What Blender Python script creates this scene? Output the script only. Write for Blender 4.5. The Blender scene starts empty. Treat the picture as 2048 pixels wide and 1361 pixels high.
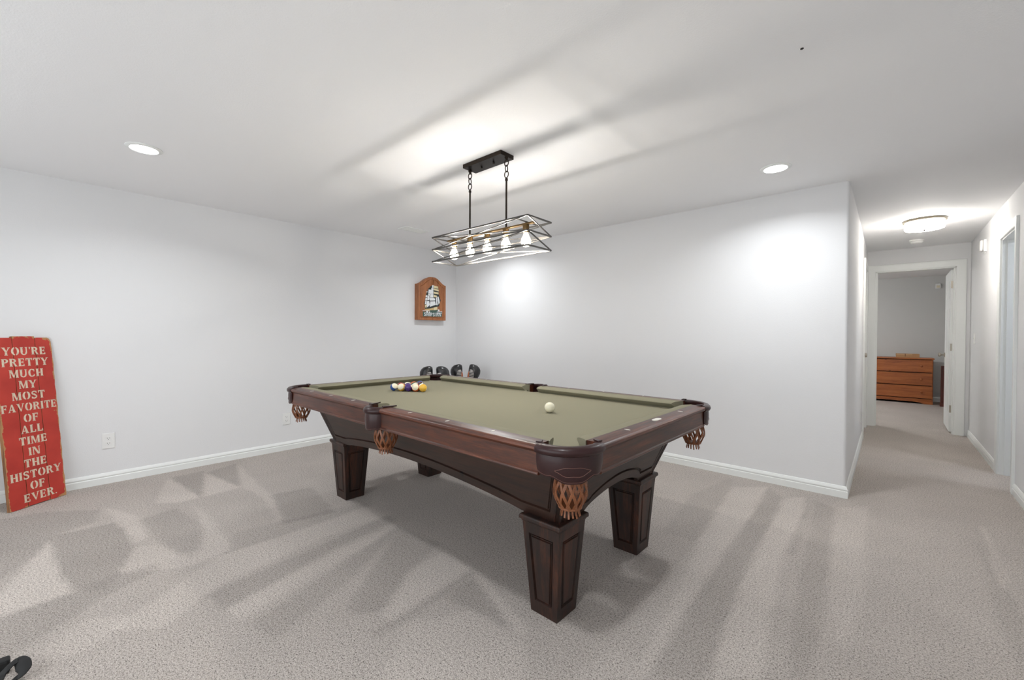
import bpy, bmesh, math, random
from mathutils import Vector, Matrix
random.seed(7)
sin, cos, pi, rad = math.sin, math.cos, math.pi, math.radians
scn = bpy.context.scene
COL = scn.collection

# ------------------------------------------------------------------ camera
CAMH = 1.2425 * .954
FPX, YAW, TILT, ROLL = 844.3, rad(41.772), -9.393 / 844.3, .0052
R0 = Vector((cos(YAW), sin(YAW), 0)); F0 = Vector((-sin(YAW), cos(YAW), 0)); ZU = Vector((0, 0, 1))
FW = F0 * cos(TILT) + ZU * sin(TILT); U0 = ZU * cos(TILT) - F0 * sin(TILT)
RV = R0 * cos(ROLL) + U0 * sin(ROLL); UP = U0 * cos(ROLL) - R0 * sin(ROLL)
cd = bpy.data.cameras.new('camera'); cam = bpy.data.objects.new('camera', cd); COL.objects.link(cam)
cd.sensor_width = 36; cd.lens = FPX / 2048 * 36; cd.clip_start = .02
m = Matrix((RV, UP, -FW)).transposed().to_4x4(); m.translation = (0, 0, CAMH); cam.matrix_world = m
scn.camera = cam
CAMP = Vector((0, 0, CAMH))
def floor_at(u, v, z=0):                      # photo pixel -> point on the horizontal plane z
    d = FW + RV * ((u - 1024) / FPX) - UP * ((v - 680.5) / FPX)
    return CAMP + d * ((z - CAMH) / d.z)

# ------------------------------------------------------------------ world, exposure, light strengths
w = bpy.data.worlds.new('world'); scn.world = w; w.use_nodes = True
w.node_tree.nodes['Background'].inputs[0].default_value = (.92, .965, 1, 1)
w.node_tree.nodes['Background'].inputs[1].default_value = 1.92
vs = scn.view_settings
vs.view_transform = 'Standard'; vs.look = 'None'; vs.gamma = 1; vs.exposure = .78; vs.use_curve_mapping = False
scn.cycles.use_denoising = True
scn.cycles.max_bounces = 8; scn.cycles.diffuse_bounces = 4; scn.cycles.transparent_max_bounces = 12
scn.cycles.use_adaptive_sampling = True; scn.cycles.adaptive_threshold = .06; scn.cycles.adaptive_min_samples = 16
scn.cycles.sample_clamp_indirect = 6
DOWNLIGHT_W = 5.6     # each recessed downlight, watts
BULB_W = 3.2           # each pendant bulb, watts
BED_FILL_GLASS = 86.0  # emission of the added bedroom fill lamp
HALL_GLASS = 28.0
SIDE_FILL_GLASS = 28.0      # emission of the added side room fill lamp

# ------------------------------------------------------------------ dimensions
CH = 2.328; XL = -4.589; YB = 3.942; HL = -.226; HR = .72; YE = 7.42
YF = -1.75; BBX0, BBX1, BBY = -2.4, 1.15, 11.0
SRX = 2.2

# ------------------------------------------------------------------ material helpers
def lin(c):
    return tuple(((x / 255) / 12.92 if x / 255 <= .04045 else (((x / 255) + .055) / 1.055) ** 2.4) for x in c) + (1,)
class NT:
    def __init__(s, name):
        s.m = bpy.data.materials.new(name); s.m.use_nodes = True; s.t = s.m.node_tree; s.n = s.t.nodes
        s.b = s.n['Principled BSDF']; s.out = s.n['Material Output']
    def add(s, typ, **k):
        n = s.n.new(typ)
        for a, v in k.items(): setattr(n, a, v)
        return n
    def link(s, a, b): s.t.links.new(a, b)
def set_in(node, **k):
    for a, v in k.items(): node.inputs[a.replace('_', ' ')].default_value = v
def mat(name, rgb, rough=.5, metal=0, coat=0, spec=.5, bump=0, bscale=200, var=0):
    t = NT(name); b = t.b
    b.inputs['Base Color'].default_value = lin(rgb); b.inputs['Roughness'].default_value = rough
    b.inputs['Metallic'].default_value = metal; b.inputs['Coat Weight'].default_value = coat
    b.inputs['Coat Roughness'].default_value = .15; b.inputs['Specular IOR Level'].default_value = spec
    if bump or var:
        tc = t.add('ShaderNodeTexCoord'); nz = t.add('ShaderNodeTexNoise'); nz.inputs['Scale'].default_value = bscale
        nz.inputs['Detail'].default_value = 3; t.link(tc.outputs['Object'], nz.inputs['Vector'])
        if bump:
            bp = t.add('ShaderNodeBump'); bp.inputs['Strength'].default_value = bump; bp.inputs['Distance'].default_value = .002
            t.link(nz.outputs['Fac'], bp.inputs['Height']); t.link(bp.outputs['Normal'], b.inputs['Normal'])
        if var:
            hs = t.add('ShaderNodeHueSaturation'); hs.inputs['Color'].default_value = lin(rgb)
            mr = t.add('ShaderNodeMapRange'); mr.inputs[1].default_value = .3; mr.inputs[2].default_value = .7
            mr.inputs[3].default_value = 1 - var; mr.inputs[4].default_value = 1 + var
            t.link(nz.outputs['Fac'], mr.inputs[0]); t.link(mr.outputs[0], hs.inputs['Value']); t.link(hs.outputs['Color'], b.inputs['Base Color'])
    return t.m
def emis(name, rgb, s):
    t = NT(name); e = t.add('ShaderNodeEmission'); e.inputs[0].default_value = lin(rgb); e.inputs[1].default_value = s
    t.link(e.outputs[0], t.out.inputs['Surface']); return t.m
def wood(name, c0, c1, c2, axis='X', scale=6, rough=.38, coat=.35, spots=0, spotcol=(20, 12, 8), stretch=14, coatr=.2):
    t = NT(name); b = t.b
    tc = t.add('ShaderNodeTexCoord'); mp = t.add('ShaderNodeMapping')
    sc = [stretch, stretch, stretch]; sc['XYZ'.index(axis)] = 1
    mp.inputs['Scale'].default_value = sc; t.link(tc.outputs['Object'], mp.inputs['Vector'])
    n1 = t.add('ShaderNodeTexNoise'); set_in(n1, Scale=scale * .35, Detail=7, Roughness=.62, Distortion=.9); t.link(mp.outputs[0], n1.inputs['Vector'])
    n2 = t.add('ShaderNodeTexNoise'); set_in(n2, Scale=scale * 1.7, Detail=5, Roughness=.7, Distortion=.3); t.link(mp.outputs[0], n2.inputs['Vector'])
    mx = t.add('ShaderNodeMath', operation='MULTIPLY_ADD'); mx.inputs[1].default_value = .45
    t.link(n2.outputs['Fac'], mx.inputs[0])
    ml = t.add('ShaderNodeMath', operation='MULTIPLY'); ml.inputs[1].default_value = .55
    t.link(n1.outputs['Fac'], ml.inputs[0]); t.link(ml.outputs[0], mx.inputs[2])
    cr = t.add('ShaderNodeValToRGB'); e = cr.color_ramp.elements
    e[0].position = .36; e[0].color = lin(c0); e[1].position = .64; e[1].color = lin(c2)
    q = e.new(.5); q.color = lin(c1)
    t.link(mx.outputs[0], cr.inputs[0]); col = cr.outputs[0]
    if spots:
        v = t.add('ShaderNodeTexVoronoi'); v.inputs['Scale'].default_value = spots; t.link(tc.outputs['Object'], v.inputs['Vector'])
        sm = t.add('ShaderNodeMapRange'); sm.inputs[1].default_value = .06; sm.inputs[2].default_value = .1; sm.inputs[3].default_value = 1; sm.inputs[4].default_value = 0
        t.link(v.outputs['Distance'], sm.inputs[0])
        mc = t.add('ShaderNodeMix', data_type='RGBA'); mc.inputs[7].default_value = lin(spotcol)
        t.link(sm.outputs[0], mc.inputs[0]); t.link(col, mc.inputs[6]); col = mc.outputs[2]
    t.link(col, b.inputs['Base Color'])
    set_in(b, Roughness=rough, Coat_Weight=coat, Coat_Roughness=coatr)
    bp = t.add('ShaderNodeBump'); bp.inputs['Strength'].default_value = .12; bp.inputs['Distance'].default_value = .001
    t.link(n2.outputs['Fac'], bp.inputs['Height']); t.link(bp.outputs['Normal'], b.inputs['Normal'])
    return t.m
def wallmat(name, rgb, bump=.25):
    return mat(name, rgb, .75, bump=bump, bscale=160, spec=.25)
M = {}
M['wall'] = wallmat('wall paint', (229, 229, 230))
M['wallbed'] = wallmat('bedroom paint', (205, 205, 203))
M['ceil'] = wallmat('ceiling paint', (243, 243, 244), .3)
M['trim'] = mat('white trim', (236, 238, 236), .38, spec=.5)
M['plate'] = mat('white plastic', (236, 236, 234), .3)
M['slot'] = mat('dark slot', (40, 38, 36), .6)
M['rail'] = wood('rail wood', (34, 15, 8), (70, 32, 16), (106, 53, 26), 'X', 4, .4, .22, spots=7, coatr=.25)
M['railY'] = wood('end rail wood', (34, 15, 8), (70, 32, 16), (106, 53, 26), 'Y', 4, .4, .22, spots=7, coatr=.25)
M['cab'] = wood('cabinet wood', (25, 15, 11), (44, 26, 18), (60, 36, 25), 'X', 4, .5, .12, spots=6, coatr=.25)
M['cabY'] = wood('end cabinet wood', (25, 15, 11), (44, 26, 18), (60, 36, 25), 'Y', 4, .5, .12, spots=6, coatr=.25)
M['leg'] = wood('leg wood', (18, 10, 7), (40, 20, 12), (74, 38, 21), 'Z', 5, .5, .12, stretch=10)
M['felt'] = mat('olive cloth', (140, 136, 116), .95, spec=.1, bump=.15, bscale=900, var=.05)
M['leather'] = mat('burgundy leather', (44, 18, 18), .36, coat=.12, spec=.35, bump=.12, bscale=500, var=.12)
M['stitch'] = mat('stitching', (96, 62, 54), .5)
M['net'] = mat('tan leather net', (128, 76, 44), .42, bump=.1, bscale=300, var=.3)
M['sight'] = mat('pearl sight', (235, 232, 222), .25)
M['bronze'] = mat('dark bronze', (52, 44, 38), .38, metal=.85)
M['steel'] = mat('brushed pewter', (92, 90, 87), .42, metal=.9)
M['brass'] = mat('aged brass', (120, 96, 62), .35, metal=.9)
M['nickel'] = mat('satin nickel', (178, 170, 158), .3, metal=1)
M['rim'] = mat('dark nickel', (96, 90, 78), .45, metal=.7)
M['lens'] = emis('downlight lens', (250, 252, 255), 12.0)
M['filament'] = emis('filament', (255, 232, 190), 120)
M['black'] = mat('black webbing', (14, 14, 15), .7)
M['glovek'] = mat('black glove leather', (26, 26, 28), .32, coat=.2)
M['cream'] = mat('cream panel', (228, 220, 196), .6)

# clear bulb glass
t = NT('bulb glass'); tr = t.add('ShaderNodeBsdfTransparent'); gl = t.add('ShaderNodeBsdfGlossy'); gl.inputs['Roughness'].default_value = .05
em = t.add('ShaderNodeEmission'); em.inputs[0].default_value = lin((255, 244, 222)); em.inputs[1].default_value = 1.1
mx = t.add('ShaderNodeMixShader'); mx.inputs[0].default_value = .1; ad = t.add('ShaderNodeAddShader')
t.link(tr.outputs[0], mx.inputs[1]); t.link(gl.outputs[0], mx.inputs[2]); t.link(mx.outputs[0], ad.inputs[0]); t.link(em.outputs[0], ad.inputs[1])
t.link(ad.outputs[0], t.out.inputs['Surface']); M['bulb'] = t.m
# crackled lamp glass of the hall lamp
t = NT('crackled lamp glass'); tc = t.add('ShaderNodeTexCoord'); vo = t.add('ShaderNodeTexVoronoi'); vo.inputs['Scale'].default_value = 55
vo.feature = 'DISTANCE_TO_EDGE'; t.link(tc.outputs['Object'], vo.inputs['Vector'])
mr = t.add('ShaderNodeMapRange'); mr.inputs[1].default_value = 0; mr.inputs[2].default_value = .12; mr.inputs[3].default_value = .75; mr.inputs[4].default_value = 1.05
t.link(vo.outputs['Distance'], mr.inputs[0])
ml = t.add('ShaderNodeMath', operation='MULTIPLY'); ml.inputs[1].default_value = HALL_GLASS; t.link(mr.outputs[0], ml.inputs[0])
em = t.add('ShaderNodeEmission'); em.inputs[0].default_value = lin((255, 249, 240)); t.link(ml.outputs[0], em.inputs[1])
t.link(em.outputs[0], t.out.inputs['Surface']); M['hallglass'] = t.m

# carpet: cut pile with vacuum marks read from the nap attribute
t = NT('carpet'); b = t.b; tc = t.add('ShaderNodeTexCoord')
n1 = t.add('ShaderNodeTexNoise'); set_in(n1, Scale=230, Detail=2.5, Roughness=.6); t.link(tc.outputs['Object'], n1.inputs['Vector'])
n2 = t.add('ShaderNodeTexNoise'); set_in(n2, Scale=110, Detail=3, Roughness=.6); t.link(tc.outputs['Object'], n2.inputs['Vector'])
n3 = t.add('ShaderNodeTexNoise'); set_in(n3, Scale=2.2, Detail=3, Roughness=.55); t.link(tc.outputs['Object'], n3.inputs['Vector'])
cr = t.add('ShaderNodeValToRGB'); e = cr.color_ramp.elements
e[0].position = .34; e[0].color = lin((60, 54, 50)); e[1].position = .64; e[1].color = lin((224, 216, 209)); q = e.new(.46); q.color = lin((180, 171, 164))
ma = t.add('ShaderNodeMath', operation='MULTIPLY_ADD'); ma.inputs[1].default_value = .62; t.link(n1.outputs['Fac'], ma.inputs[0])
mb = t.add('ShaderNodeMath', operation='MULTIPLY'); mb.inputs[1].default_value = .38; t.link(n2.outputs['Fac'], mb.inputs[0]); t.link(mb.outputs[0], ma.inputs[2])
t.link(ma.outputs[0], cr.inputs[0])
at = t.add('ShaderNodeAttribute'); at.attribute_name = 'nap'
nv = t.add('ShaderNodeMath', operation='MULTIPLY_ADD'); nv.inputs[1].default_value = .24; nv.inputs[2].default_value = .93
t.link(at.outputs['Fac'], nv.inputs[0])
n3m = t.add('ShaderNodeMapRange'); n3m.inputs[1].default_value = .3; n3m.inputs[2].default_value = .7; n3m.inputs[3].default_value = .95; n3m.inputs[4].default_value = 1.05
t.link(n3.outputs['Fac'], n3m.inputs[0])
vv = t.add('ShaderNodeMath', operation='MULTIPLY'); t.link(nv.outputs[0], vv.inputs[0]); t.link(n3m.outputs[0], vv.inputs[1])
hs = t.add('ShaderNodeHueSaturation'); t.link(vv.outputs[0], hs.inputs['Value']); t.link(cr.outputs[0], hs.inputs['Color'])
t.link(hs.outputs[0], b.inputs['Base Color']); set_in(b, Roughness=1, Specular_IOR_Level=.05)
bp = t.add('ShaderNodeBump'); bp.inputs['Strength'].default_value = .8; bp.inputs['Distance'].default_value = .005
t.link(n1.outputs['Fac'], bp.inputs['Height']); t.link(bp.outputs[0], b.inputs['Normal']); M['carpet'] = t.m

# ------------------------------------------------------------------ mesh helpers
class MB:
    def __init__(s): s.v = []; s.f = []; s.mi = []
    def add(s, vs, fs, mi=0):
        o = len(s.v); s.v += [tuple(p) for p in vs]
        for f in fs: s.f.append([i + o for i in f]); s.mi.append(mi)
        return s
    def box(s, a, b, mi=0):
        x0, y0, z0 = a; x1, y1, z1 = b
        return s.add([(x0, y0, z0), (x1, y0, z0), (x1, y1, z0), (x0, y1, z0), (x0, y0, z1), (x1, y0, z1), (x1, y1, z1), (x0, y1, z1)],
                     [(0, 3, 2, 1), (4, 5, 6, 7), (0, 1, 5, 4), (1, 2, 6, 5), (2, 3, 7, 6), (3, 0, 4, 7)], mi)
    def grid(s, rows, closed_u=False, caps=False, closed_v=False, mi=0):   # rows of points
        n = len(rows[0]); o = []; fs = []
        vs = [p for r in rows for p in r]
        for i in range(len(rows) - (0 if closed_v else 1)):
            for j in range(n if closed_u else n - 1):
                i2 = (i + 1) % len(rows); j2 = (j + 1) % n
                fs.append((i * n + j, i * n + j2, i2 * n + j2, i2 * n + j))
        if caps:
            fs.append(tuple(range(n - 1, -1, -1))); fs.append(tuple(range((len(rows) - 1) * n, len(rows) * n)))
        return s.add(vs, fs, mi)
    def tube(s, pts, r, n=8, closed=False, mi=0, flat=None, up=None):
        pts = [Vector(p) for p in pts]; rows = []; N = len(pts); pu = None
        for i, p in enumerate(pts):
            a = pts[(i - 1) % N] if closed or i else p; c = pts[(i + 1) % N] if closed or i < N - 1 else p
            d = (c - a).normalized()
            u0 = up(p, d) if up else (pu if pu else (Vector((0, 0, 1)) if abs(d.z) < .9 else Vector((1, 0, 0))))
            sx = d.cross(u0).normalized(); uy = sx.cross(d).normalized(); pu = uy
            rr = r[i] if isinstance(r, (list, tuple)) else r
            k = flat if flat else 1
            rows.append([p + sx * (rr * cos(2 * pi * (j + .5) / n)) + uy * (rr * k * sin(2 * pi * (j + .5) / n)) for j in range(n)])
        return s.grid(rows, closed_u=True, caps=not closed, closed_v=closed, mi=mi)
    def lathe(s, prof, c=(0, 0, 0), n=24, axis='Z', mi=0):
        rows = []
        for r, h in prof:
            row = []
            for j in range(n):
                a = 2 * pi * j / n; x, y = r * cos(a), r * sin(a)
                p = {'Z': (x, y, h), 'X': (h, x, y), 'Y': (x, h, y)}[axis]
                row.append((p[0] + c[0], p[1] + c[1], p[2] + c[2]))
            rows.append(row)
        return s.grid(rows, closed_u=True, caps=True, mi=mi)
    def prism(s, poly, fn, t, mi=0):   # poly of 2-d points, fn(u,v,n)->3d, thickness from n=0 to n=t
        n = len(poly)
        vs = [fn(u, v, 0) for u, v in poly] + [fn(u, v, t) for u, v in poly]
        fs = [tuple(range(n - 1, -1, -1)), tuple(range(n, 2 * n))] + [(i, (i + 1) % n, n + (i + 1) % n, n + i) for i in range(n)]
        return s.add(vs, fs, mi)
    def build(s, name, mats, parent=None, smooth=0, bevel=0, fix=True, seg=2):
        me = bpy.data.meshes.new(name); me.from_pydata(s.v, [], s.f)
        if not isinstance(mats, (list, tuple)): mats = [mats]
        for q in mats: me.materials.append(q)
        for p, k in zip(me.polygons, s.mi): p.material_index = k
        if fix or bevel:
            bm = bmesh.new(); bm.from_mesh(me)
            if fix: bmesh.ops.recalc_face_normals(bm, faces=bm.faces)
            if bevel:
                ed = [e for e in bm.edges if len(e.link_faces) == 2 and e.calc_face_angle(0) > .5]
                bmesh.ops.bevel(bm, geom=ed, offset=bevel, segments=seg, profile=.5, affect='EDGES', clamp_overlap=True)
            bm.to_mesh(me); bm.free()
        if smooth:
            me.polygons.foreach_set('use_smooth', [True] * len(me.polygons))
            me.set_sharp_from_angle(angle=rad(smooth))
        o = bpy.data.objects.new(name, me); COL.objects.link(o)
        if parent: o.parent = parent
        return o
def tag(o, label=None, cat=None, group=None, kind=None):
    if label: o['label'] = label
    if cat: o['category'] = cat
    if group: o['group'] = group
    if kind: o['kind'] = kind
    return o
def thing(name, label, cat, loc=(0, 0, 0), rz=0, group=None):
    o = bpy.data.objects.new(name, None); COL.objects.link(o); o.location = loc; o.rotation_euler = (0, 0, rz)
    o.empty_display_size = .05
    return tag(o, label, cat, group)
def struct(o): o['kind'] = 'structure'; return o
def copy_tree(o, parent=None):
    c = o.copy(); COL.objects.link(c); c.parent = parent
    for ch in list(o.children): copy_tree(ch, c)
    return c
def box(name, a, b, m, parent=None, bevel=0, smooth=0):
    return MB().box(a, b).build(name, m, parent, bevel=bevel, smooth=smooth)

# ================================================================== STRUCTURE
# floor with vacuum marks
def poly_in(x, y, P):
    c = False; n = len(P); j = n - 1
    for i in range(n):
        if (P[i][1] > y) != (P[j][1] > y) and x < (P[j][0] - P[i][0]) * (y - P[i][1]) / (P[j][1] - P[i][1]) + P[i][0]: c = not c
        j = i
    return c
def Lc(pts): return [tuple(floor_at(x / 2, 900 + y / 2).xy) for x, y in pts]          # left lower crop of the photo
def Rc(pts): return [tuple(floor_at(1024 + x / 2, 900 + y / 2).xy) for x, y in pts]
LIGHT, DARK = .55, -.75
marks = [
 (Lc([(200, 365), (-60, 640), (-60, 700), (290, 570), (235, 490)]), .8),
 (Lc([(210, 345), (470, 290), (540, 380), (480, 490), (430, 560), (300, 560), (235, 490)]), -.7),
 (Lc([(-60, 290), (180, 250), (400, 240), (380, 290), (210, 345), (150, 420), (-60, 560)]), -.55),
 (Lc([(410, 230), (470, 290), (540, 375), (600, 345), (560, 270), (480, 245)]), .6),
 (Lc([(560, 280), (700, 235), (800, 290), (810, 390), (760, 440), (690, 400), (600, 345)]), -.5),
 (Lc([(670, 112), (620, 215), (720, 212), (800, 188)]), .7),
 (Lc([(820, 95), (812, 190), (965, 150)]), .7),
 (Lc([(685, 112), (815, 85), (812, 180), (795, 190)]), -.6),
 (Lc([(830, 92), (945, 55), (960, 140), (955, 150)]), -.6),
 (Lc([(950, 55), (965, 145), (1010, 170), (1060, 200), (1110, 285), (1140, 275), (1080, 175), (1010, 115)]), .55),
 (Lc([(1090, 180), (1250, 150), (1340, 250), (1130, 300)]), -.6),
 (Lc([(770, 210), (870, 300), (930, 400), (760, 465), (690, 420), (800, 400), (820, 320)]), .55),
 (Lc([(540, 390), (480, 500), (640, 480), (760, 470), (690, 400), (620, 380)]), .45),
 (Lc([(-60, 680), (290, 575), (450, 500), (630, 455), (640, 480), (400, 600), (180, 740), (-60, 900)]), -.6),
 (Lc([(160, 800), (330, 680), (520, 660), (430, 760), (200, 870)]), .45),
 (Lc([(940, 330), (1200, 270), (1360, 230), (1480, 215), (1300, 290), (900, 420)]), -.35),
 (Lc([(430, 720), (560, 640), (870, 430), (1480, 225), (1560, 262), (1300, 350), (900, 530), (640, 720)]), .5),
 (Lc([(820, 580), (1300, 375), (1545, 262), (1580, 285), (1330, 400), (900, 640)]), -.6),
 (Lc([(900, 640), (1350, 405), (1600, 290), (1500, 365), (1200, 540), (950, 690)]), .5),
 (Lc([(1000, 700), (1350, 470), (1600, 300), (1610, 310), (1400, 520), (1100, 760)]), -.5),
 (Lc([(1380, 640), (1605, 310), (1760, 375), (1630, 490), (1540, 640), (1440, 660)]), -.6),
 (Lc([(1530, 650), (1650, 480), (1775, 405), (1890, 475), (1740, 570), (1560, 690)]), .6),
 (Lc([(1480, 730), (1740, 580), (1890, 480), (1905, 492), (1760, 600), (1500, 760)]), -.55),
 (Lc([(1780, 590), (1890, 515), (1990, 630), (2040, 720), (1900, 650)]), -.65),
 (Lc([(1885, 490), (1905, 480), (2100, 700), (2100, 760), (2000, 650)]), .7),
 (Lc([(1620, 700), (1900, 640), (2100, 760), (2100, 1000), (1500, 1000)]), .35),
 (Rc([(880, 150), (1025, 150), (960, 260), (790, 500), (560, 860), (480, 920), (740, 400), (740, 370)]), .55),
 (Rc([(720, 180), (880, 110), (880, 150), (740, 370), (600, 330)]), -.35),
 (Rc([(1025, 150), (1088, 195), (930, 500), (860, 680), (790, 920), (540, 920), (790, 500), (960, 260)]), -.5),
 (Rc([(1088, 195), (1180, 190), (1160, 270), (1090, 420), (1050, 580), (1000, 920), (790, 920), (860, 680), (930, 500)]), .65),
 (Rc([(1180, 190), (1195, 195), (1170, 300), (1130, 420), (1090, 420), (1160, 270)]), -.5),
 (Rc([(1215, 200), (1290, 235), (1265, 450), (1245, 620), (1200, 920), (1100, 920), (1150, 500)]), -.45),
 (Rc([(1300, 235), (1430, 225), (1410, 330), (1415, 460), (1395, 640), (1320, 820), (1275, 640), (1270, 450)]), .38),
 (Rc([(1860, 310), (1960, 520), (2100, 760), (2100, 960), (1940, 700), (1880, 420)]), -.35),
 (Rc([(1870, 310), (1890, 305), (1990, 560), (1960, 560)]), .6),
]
boxes_ = [(min(p[0] for p in P), max(p[0] for p in P), min(p[1] for p in P), max(p[1] for p in P), P, v) for P, v in marks]
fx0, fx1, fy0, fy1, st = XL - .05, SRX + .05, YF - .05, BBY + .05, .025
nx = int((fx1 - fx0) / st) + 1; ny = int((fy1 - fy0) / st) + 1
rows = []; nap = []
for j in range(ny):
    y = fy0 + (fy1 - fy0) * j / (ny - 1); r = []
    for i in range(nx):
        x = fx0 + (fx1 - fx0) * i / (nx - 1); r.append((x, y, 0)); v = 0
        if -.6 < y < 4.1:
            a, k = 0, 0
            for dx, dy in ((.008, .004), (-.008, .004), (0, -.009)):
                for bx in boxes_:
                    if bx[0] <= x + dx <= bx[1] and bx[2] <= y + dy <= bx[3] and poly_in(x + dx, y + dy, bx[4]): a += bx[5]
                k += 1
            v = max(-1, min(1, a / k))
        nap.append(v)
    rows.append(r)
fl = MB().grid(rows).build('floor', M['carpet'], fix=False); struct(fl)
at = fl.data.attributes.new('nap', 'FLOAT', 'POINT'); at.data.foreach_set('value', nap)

struct(box('ceiling', (XL - .1, YF - .1, CH), (SRX + .1, BBY + .1, CH + .08), M['ceil']))
struct(box('wall_left', (XL - .12, YF - .1, 0), (XL, YB + .12, CH), M['wall']))
wb = MB().box((XL, YB, 0), (HL, YB + .13, CH))
me = bpy.data.meshes.new('wall_back'); me.from_pydata(wb.v, [], wb.f)
bm = bmesh.new(); bm.from_mesh(me); bmesh.ops.recalc_face_normals(bm, faces=bm.faces)
ed = [e for e in bm.edges if all(abs(v.co.x - HL) < 1e-4 and abs(v.co.y - YB) < 1e-4 for v in e.verts)]
bmesh.ops.bevel(bm, geom=ed, offset=.022, segments=6, profile=.5, affect='EDGES'); bm.to_mesh(me); bm.free()
me.polygons.foreach_set('use_smooth', [True] * len(me.polygons)); me.set_sharp_from_angle(angle=rad(30))
me.materials.append(M['wall']); wbo = bpy.data.objects.new('wall_back', me); COL.objects.link(wbo); struct(wbo)
# hall, left side: with a closed door near the end
D3a, D3b, DH = 6.45, 7.21, 2.04
hlw = MB().box((HL - .12, YB + .13, 0), (HL, D3a, CH)).box((HL - .12, D3b, 0), (HL, YE, CH)).box((HL - .12, D3a, DH), (HL, D3b, CH))
struct(hlw.build('wall_hall_left', M['wall']))
# hall right wall / room right wall: doorway between y 4.97 and 5.55
D2a, D2b = 4.97, 5.55
hrw = MB().box((HR, YF, 0), (HR + .12, D2a, CH)).box((HR, D2b, 0), (HR + .12, YE + .12, CH)).box((HR, D2a, DH), (HR + .12, D2b, CH))
struct(hrw.build('wall_right', M['wall']))
# front wall behind the photographer: unseen wide glazing added to let in fill light
WX0, WX1, WZ0, WZ1 = -3.7, .5, .12, 2.12
fw_ = MB().box((XL - .12, YF - .12, 0), (WX0, YF, CH)).box((WX1, YF - .12, 0), (HR + .12, YF, CH)).box((WX0, YF - .12, WZ1), (WX1, YF, CH)).box((WX0, YF - .12, 0), (WX1, YF, WZ0))
struct(fw_.build('wall_front', M['wall']))
wn = thing('fill_window_1', None, None, (WX0, YF - .06, WZ0)); struct(wn)  # added glazing, out of view, brightens ceiling and walls
t = NT('fill window glass'); gg = t.add('ShaderNodeBsdfTransparent'); gs = t.add('ShaderNodeBsdfGlossy'); gs.inputs['Roughness'].default_value = .02
mg = t.add('ShaderNodeMixShader'); mg.inputs[0].default_value = .06; t.link(gg.outputs[0], mg.inputs[1]); t.link(gs.outputs[0], mg.inputs[2]); t.link(mg.outputs[0], t.out.inputs['Surface']); M['glass'] = t.m
NP = 4; pw = (WX1 - WX0) / NP
for k in range(NP):
    sf = MB(); x0, x1, hh = k * pw, (k + 1) * pw, WZ1 - WZ0
    sf.box((x0, -.02, 0), (x0 + .05, .02, hh)).box((x1 - .05, -.02, 0), (x1, .02, hh)).box((x0 + .05, -.02, 0), (x1 - .05, .02, .06)).box((x0 + .05, -.02, hh - .06), (x1 - .05, .02, hh))
    sf = sf.build('fill_sash', M['trim'], wn)
    box('pane', (x0 + .05, -.003, .06), (x1 - .05, .003, hh - .06), M['glass'], sf)
pd = bpy.data.lights.new('fill_window_portal', 'AREA'); pd.shape = 'RECTANGLE'; pd.size = WX1 - WX0; pd.size_y = WZ1 - WZ0; pd.cycles.is_portal = True
po = bpy.data.objects.new('fill_window_portal', pd); COL.objects.link(po); po.location = ((WX0 + WX1) / 2, YF - .13, (WZ0 + WZ1) / 2); po.rotation_euler = (rad(90), 0, 0)
# hall end wall with the bedroom doorway
O1, O2 = -.142, .602
hew = MB().box((BBX0, YE, 0), (O1, YE + .12, CH)).box((O2, YE, 0), (HR, YE + .12, CH)).box((O1, YE, 2.05), (O2, YE + .12, CH)).box((HR, YE + .12 - .001, 0), (BBX1, YE + .121, CH))
struct(hew.build('wall_hall_end', M['wall']))
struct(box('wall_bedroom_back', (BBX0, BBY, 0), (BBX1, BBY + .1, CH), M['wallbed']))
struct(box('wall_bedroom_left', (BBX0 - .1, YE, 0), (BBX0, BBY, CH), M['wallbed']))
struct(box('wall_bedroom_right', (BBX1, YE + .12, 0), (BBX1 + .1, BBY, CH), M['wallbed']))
# side room behind the right doorway
struct(box('wall_side_room_far', (HR + .12, 6.3, 0), (SRX, 6.4, CH), M['wall']))
struct(box('wall_side_room_near', (HR + .12, 4.0, 0), (SRX, 4.1, CH), M['wall']))
struct(box('wall_side_room_right', (SRX, 4.0, 0), (SRX + .1, 6.4, CH), M['wall']))

# baseboards: profile (out from wall, height)
BBP = [(0, 0), (.014, 0), (.014, .048), (.0105, .052), (.0105, .058), (.0135, .061), (.0135, .067), (.009, .073), (.0075, .082), (.003, .086), (0, .086)]
def baseboard(name, p0, p1, nrm, e0=0, e1=0):
    p0, p1, nrm = Vector(p0), Vector(p1), Vector(nrm)
    dr = (p1 - p0).normalized()
    rows = [[p + nrm * d + ZU * z + dr * d * k for d, z in BBP] for p, k in ((p0, -e0), (p1, e1))]
    return struct(MB().grid(rows, closed_u=True, caps=True).build(name, M['trim'], smooth=40))
baseboard('baseboard_left', (XL, YF, 0), (XL, YB, 0), (1, 0, 0))
baseboard('baseboard_back', (XL, YB, 0), (HL, YB, 0), (0, -1, 0), 0, 1)
baseboard('baseboard_hall_left', (HL, YB, 0), (HL, D3a - .07, 0), (1, 0, 0), 1, 0)
baseboard('baseboard_right', (HR, YF, 0), (HR, D2a - .065, 0), (-1, 0, 0))
baseboard('baseboard_hall_right', (HR, D2b + .065, 0), (HR, YE, 0), (-1, 0, 0))
baseboard('baseboard_front', (XL, YF, 0), (HR, YF, 0), (0, 1, 0))
baseboard('baseboard_bedroom', (BBX0, BBY, 0), (BBX1, BBY, 0), (0, -1, 0))

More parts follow.
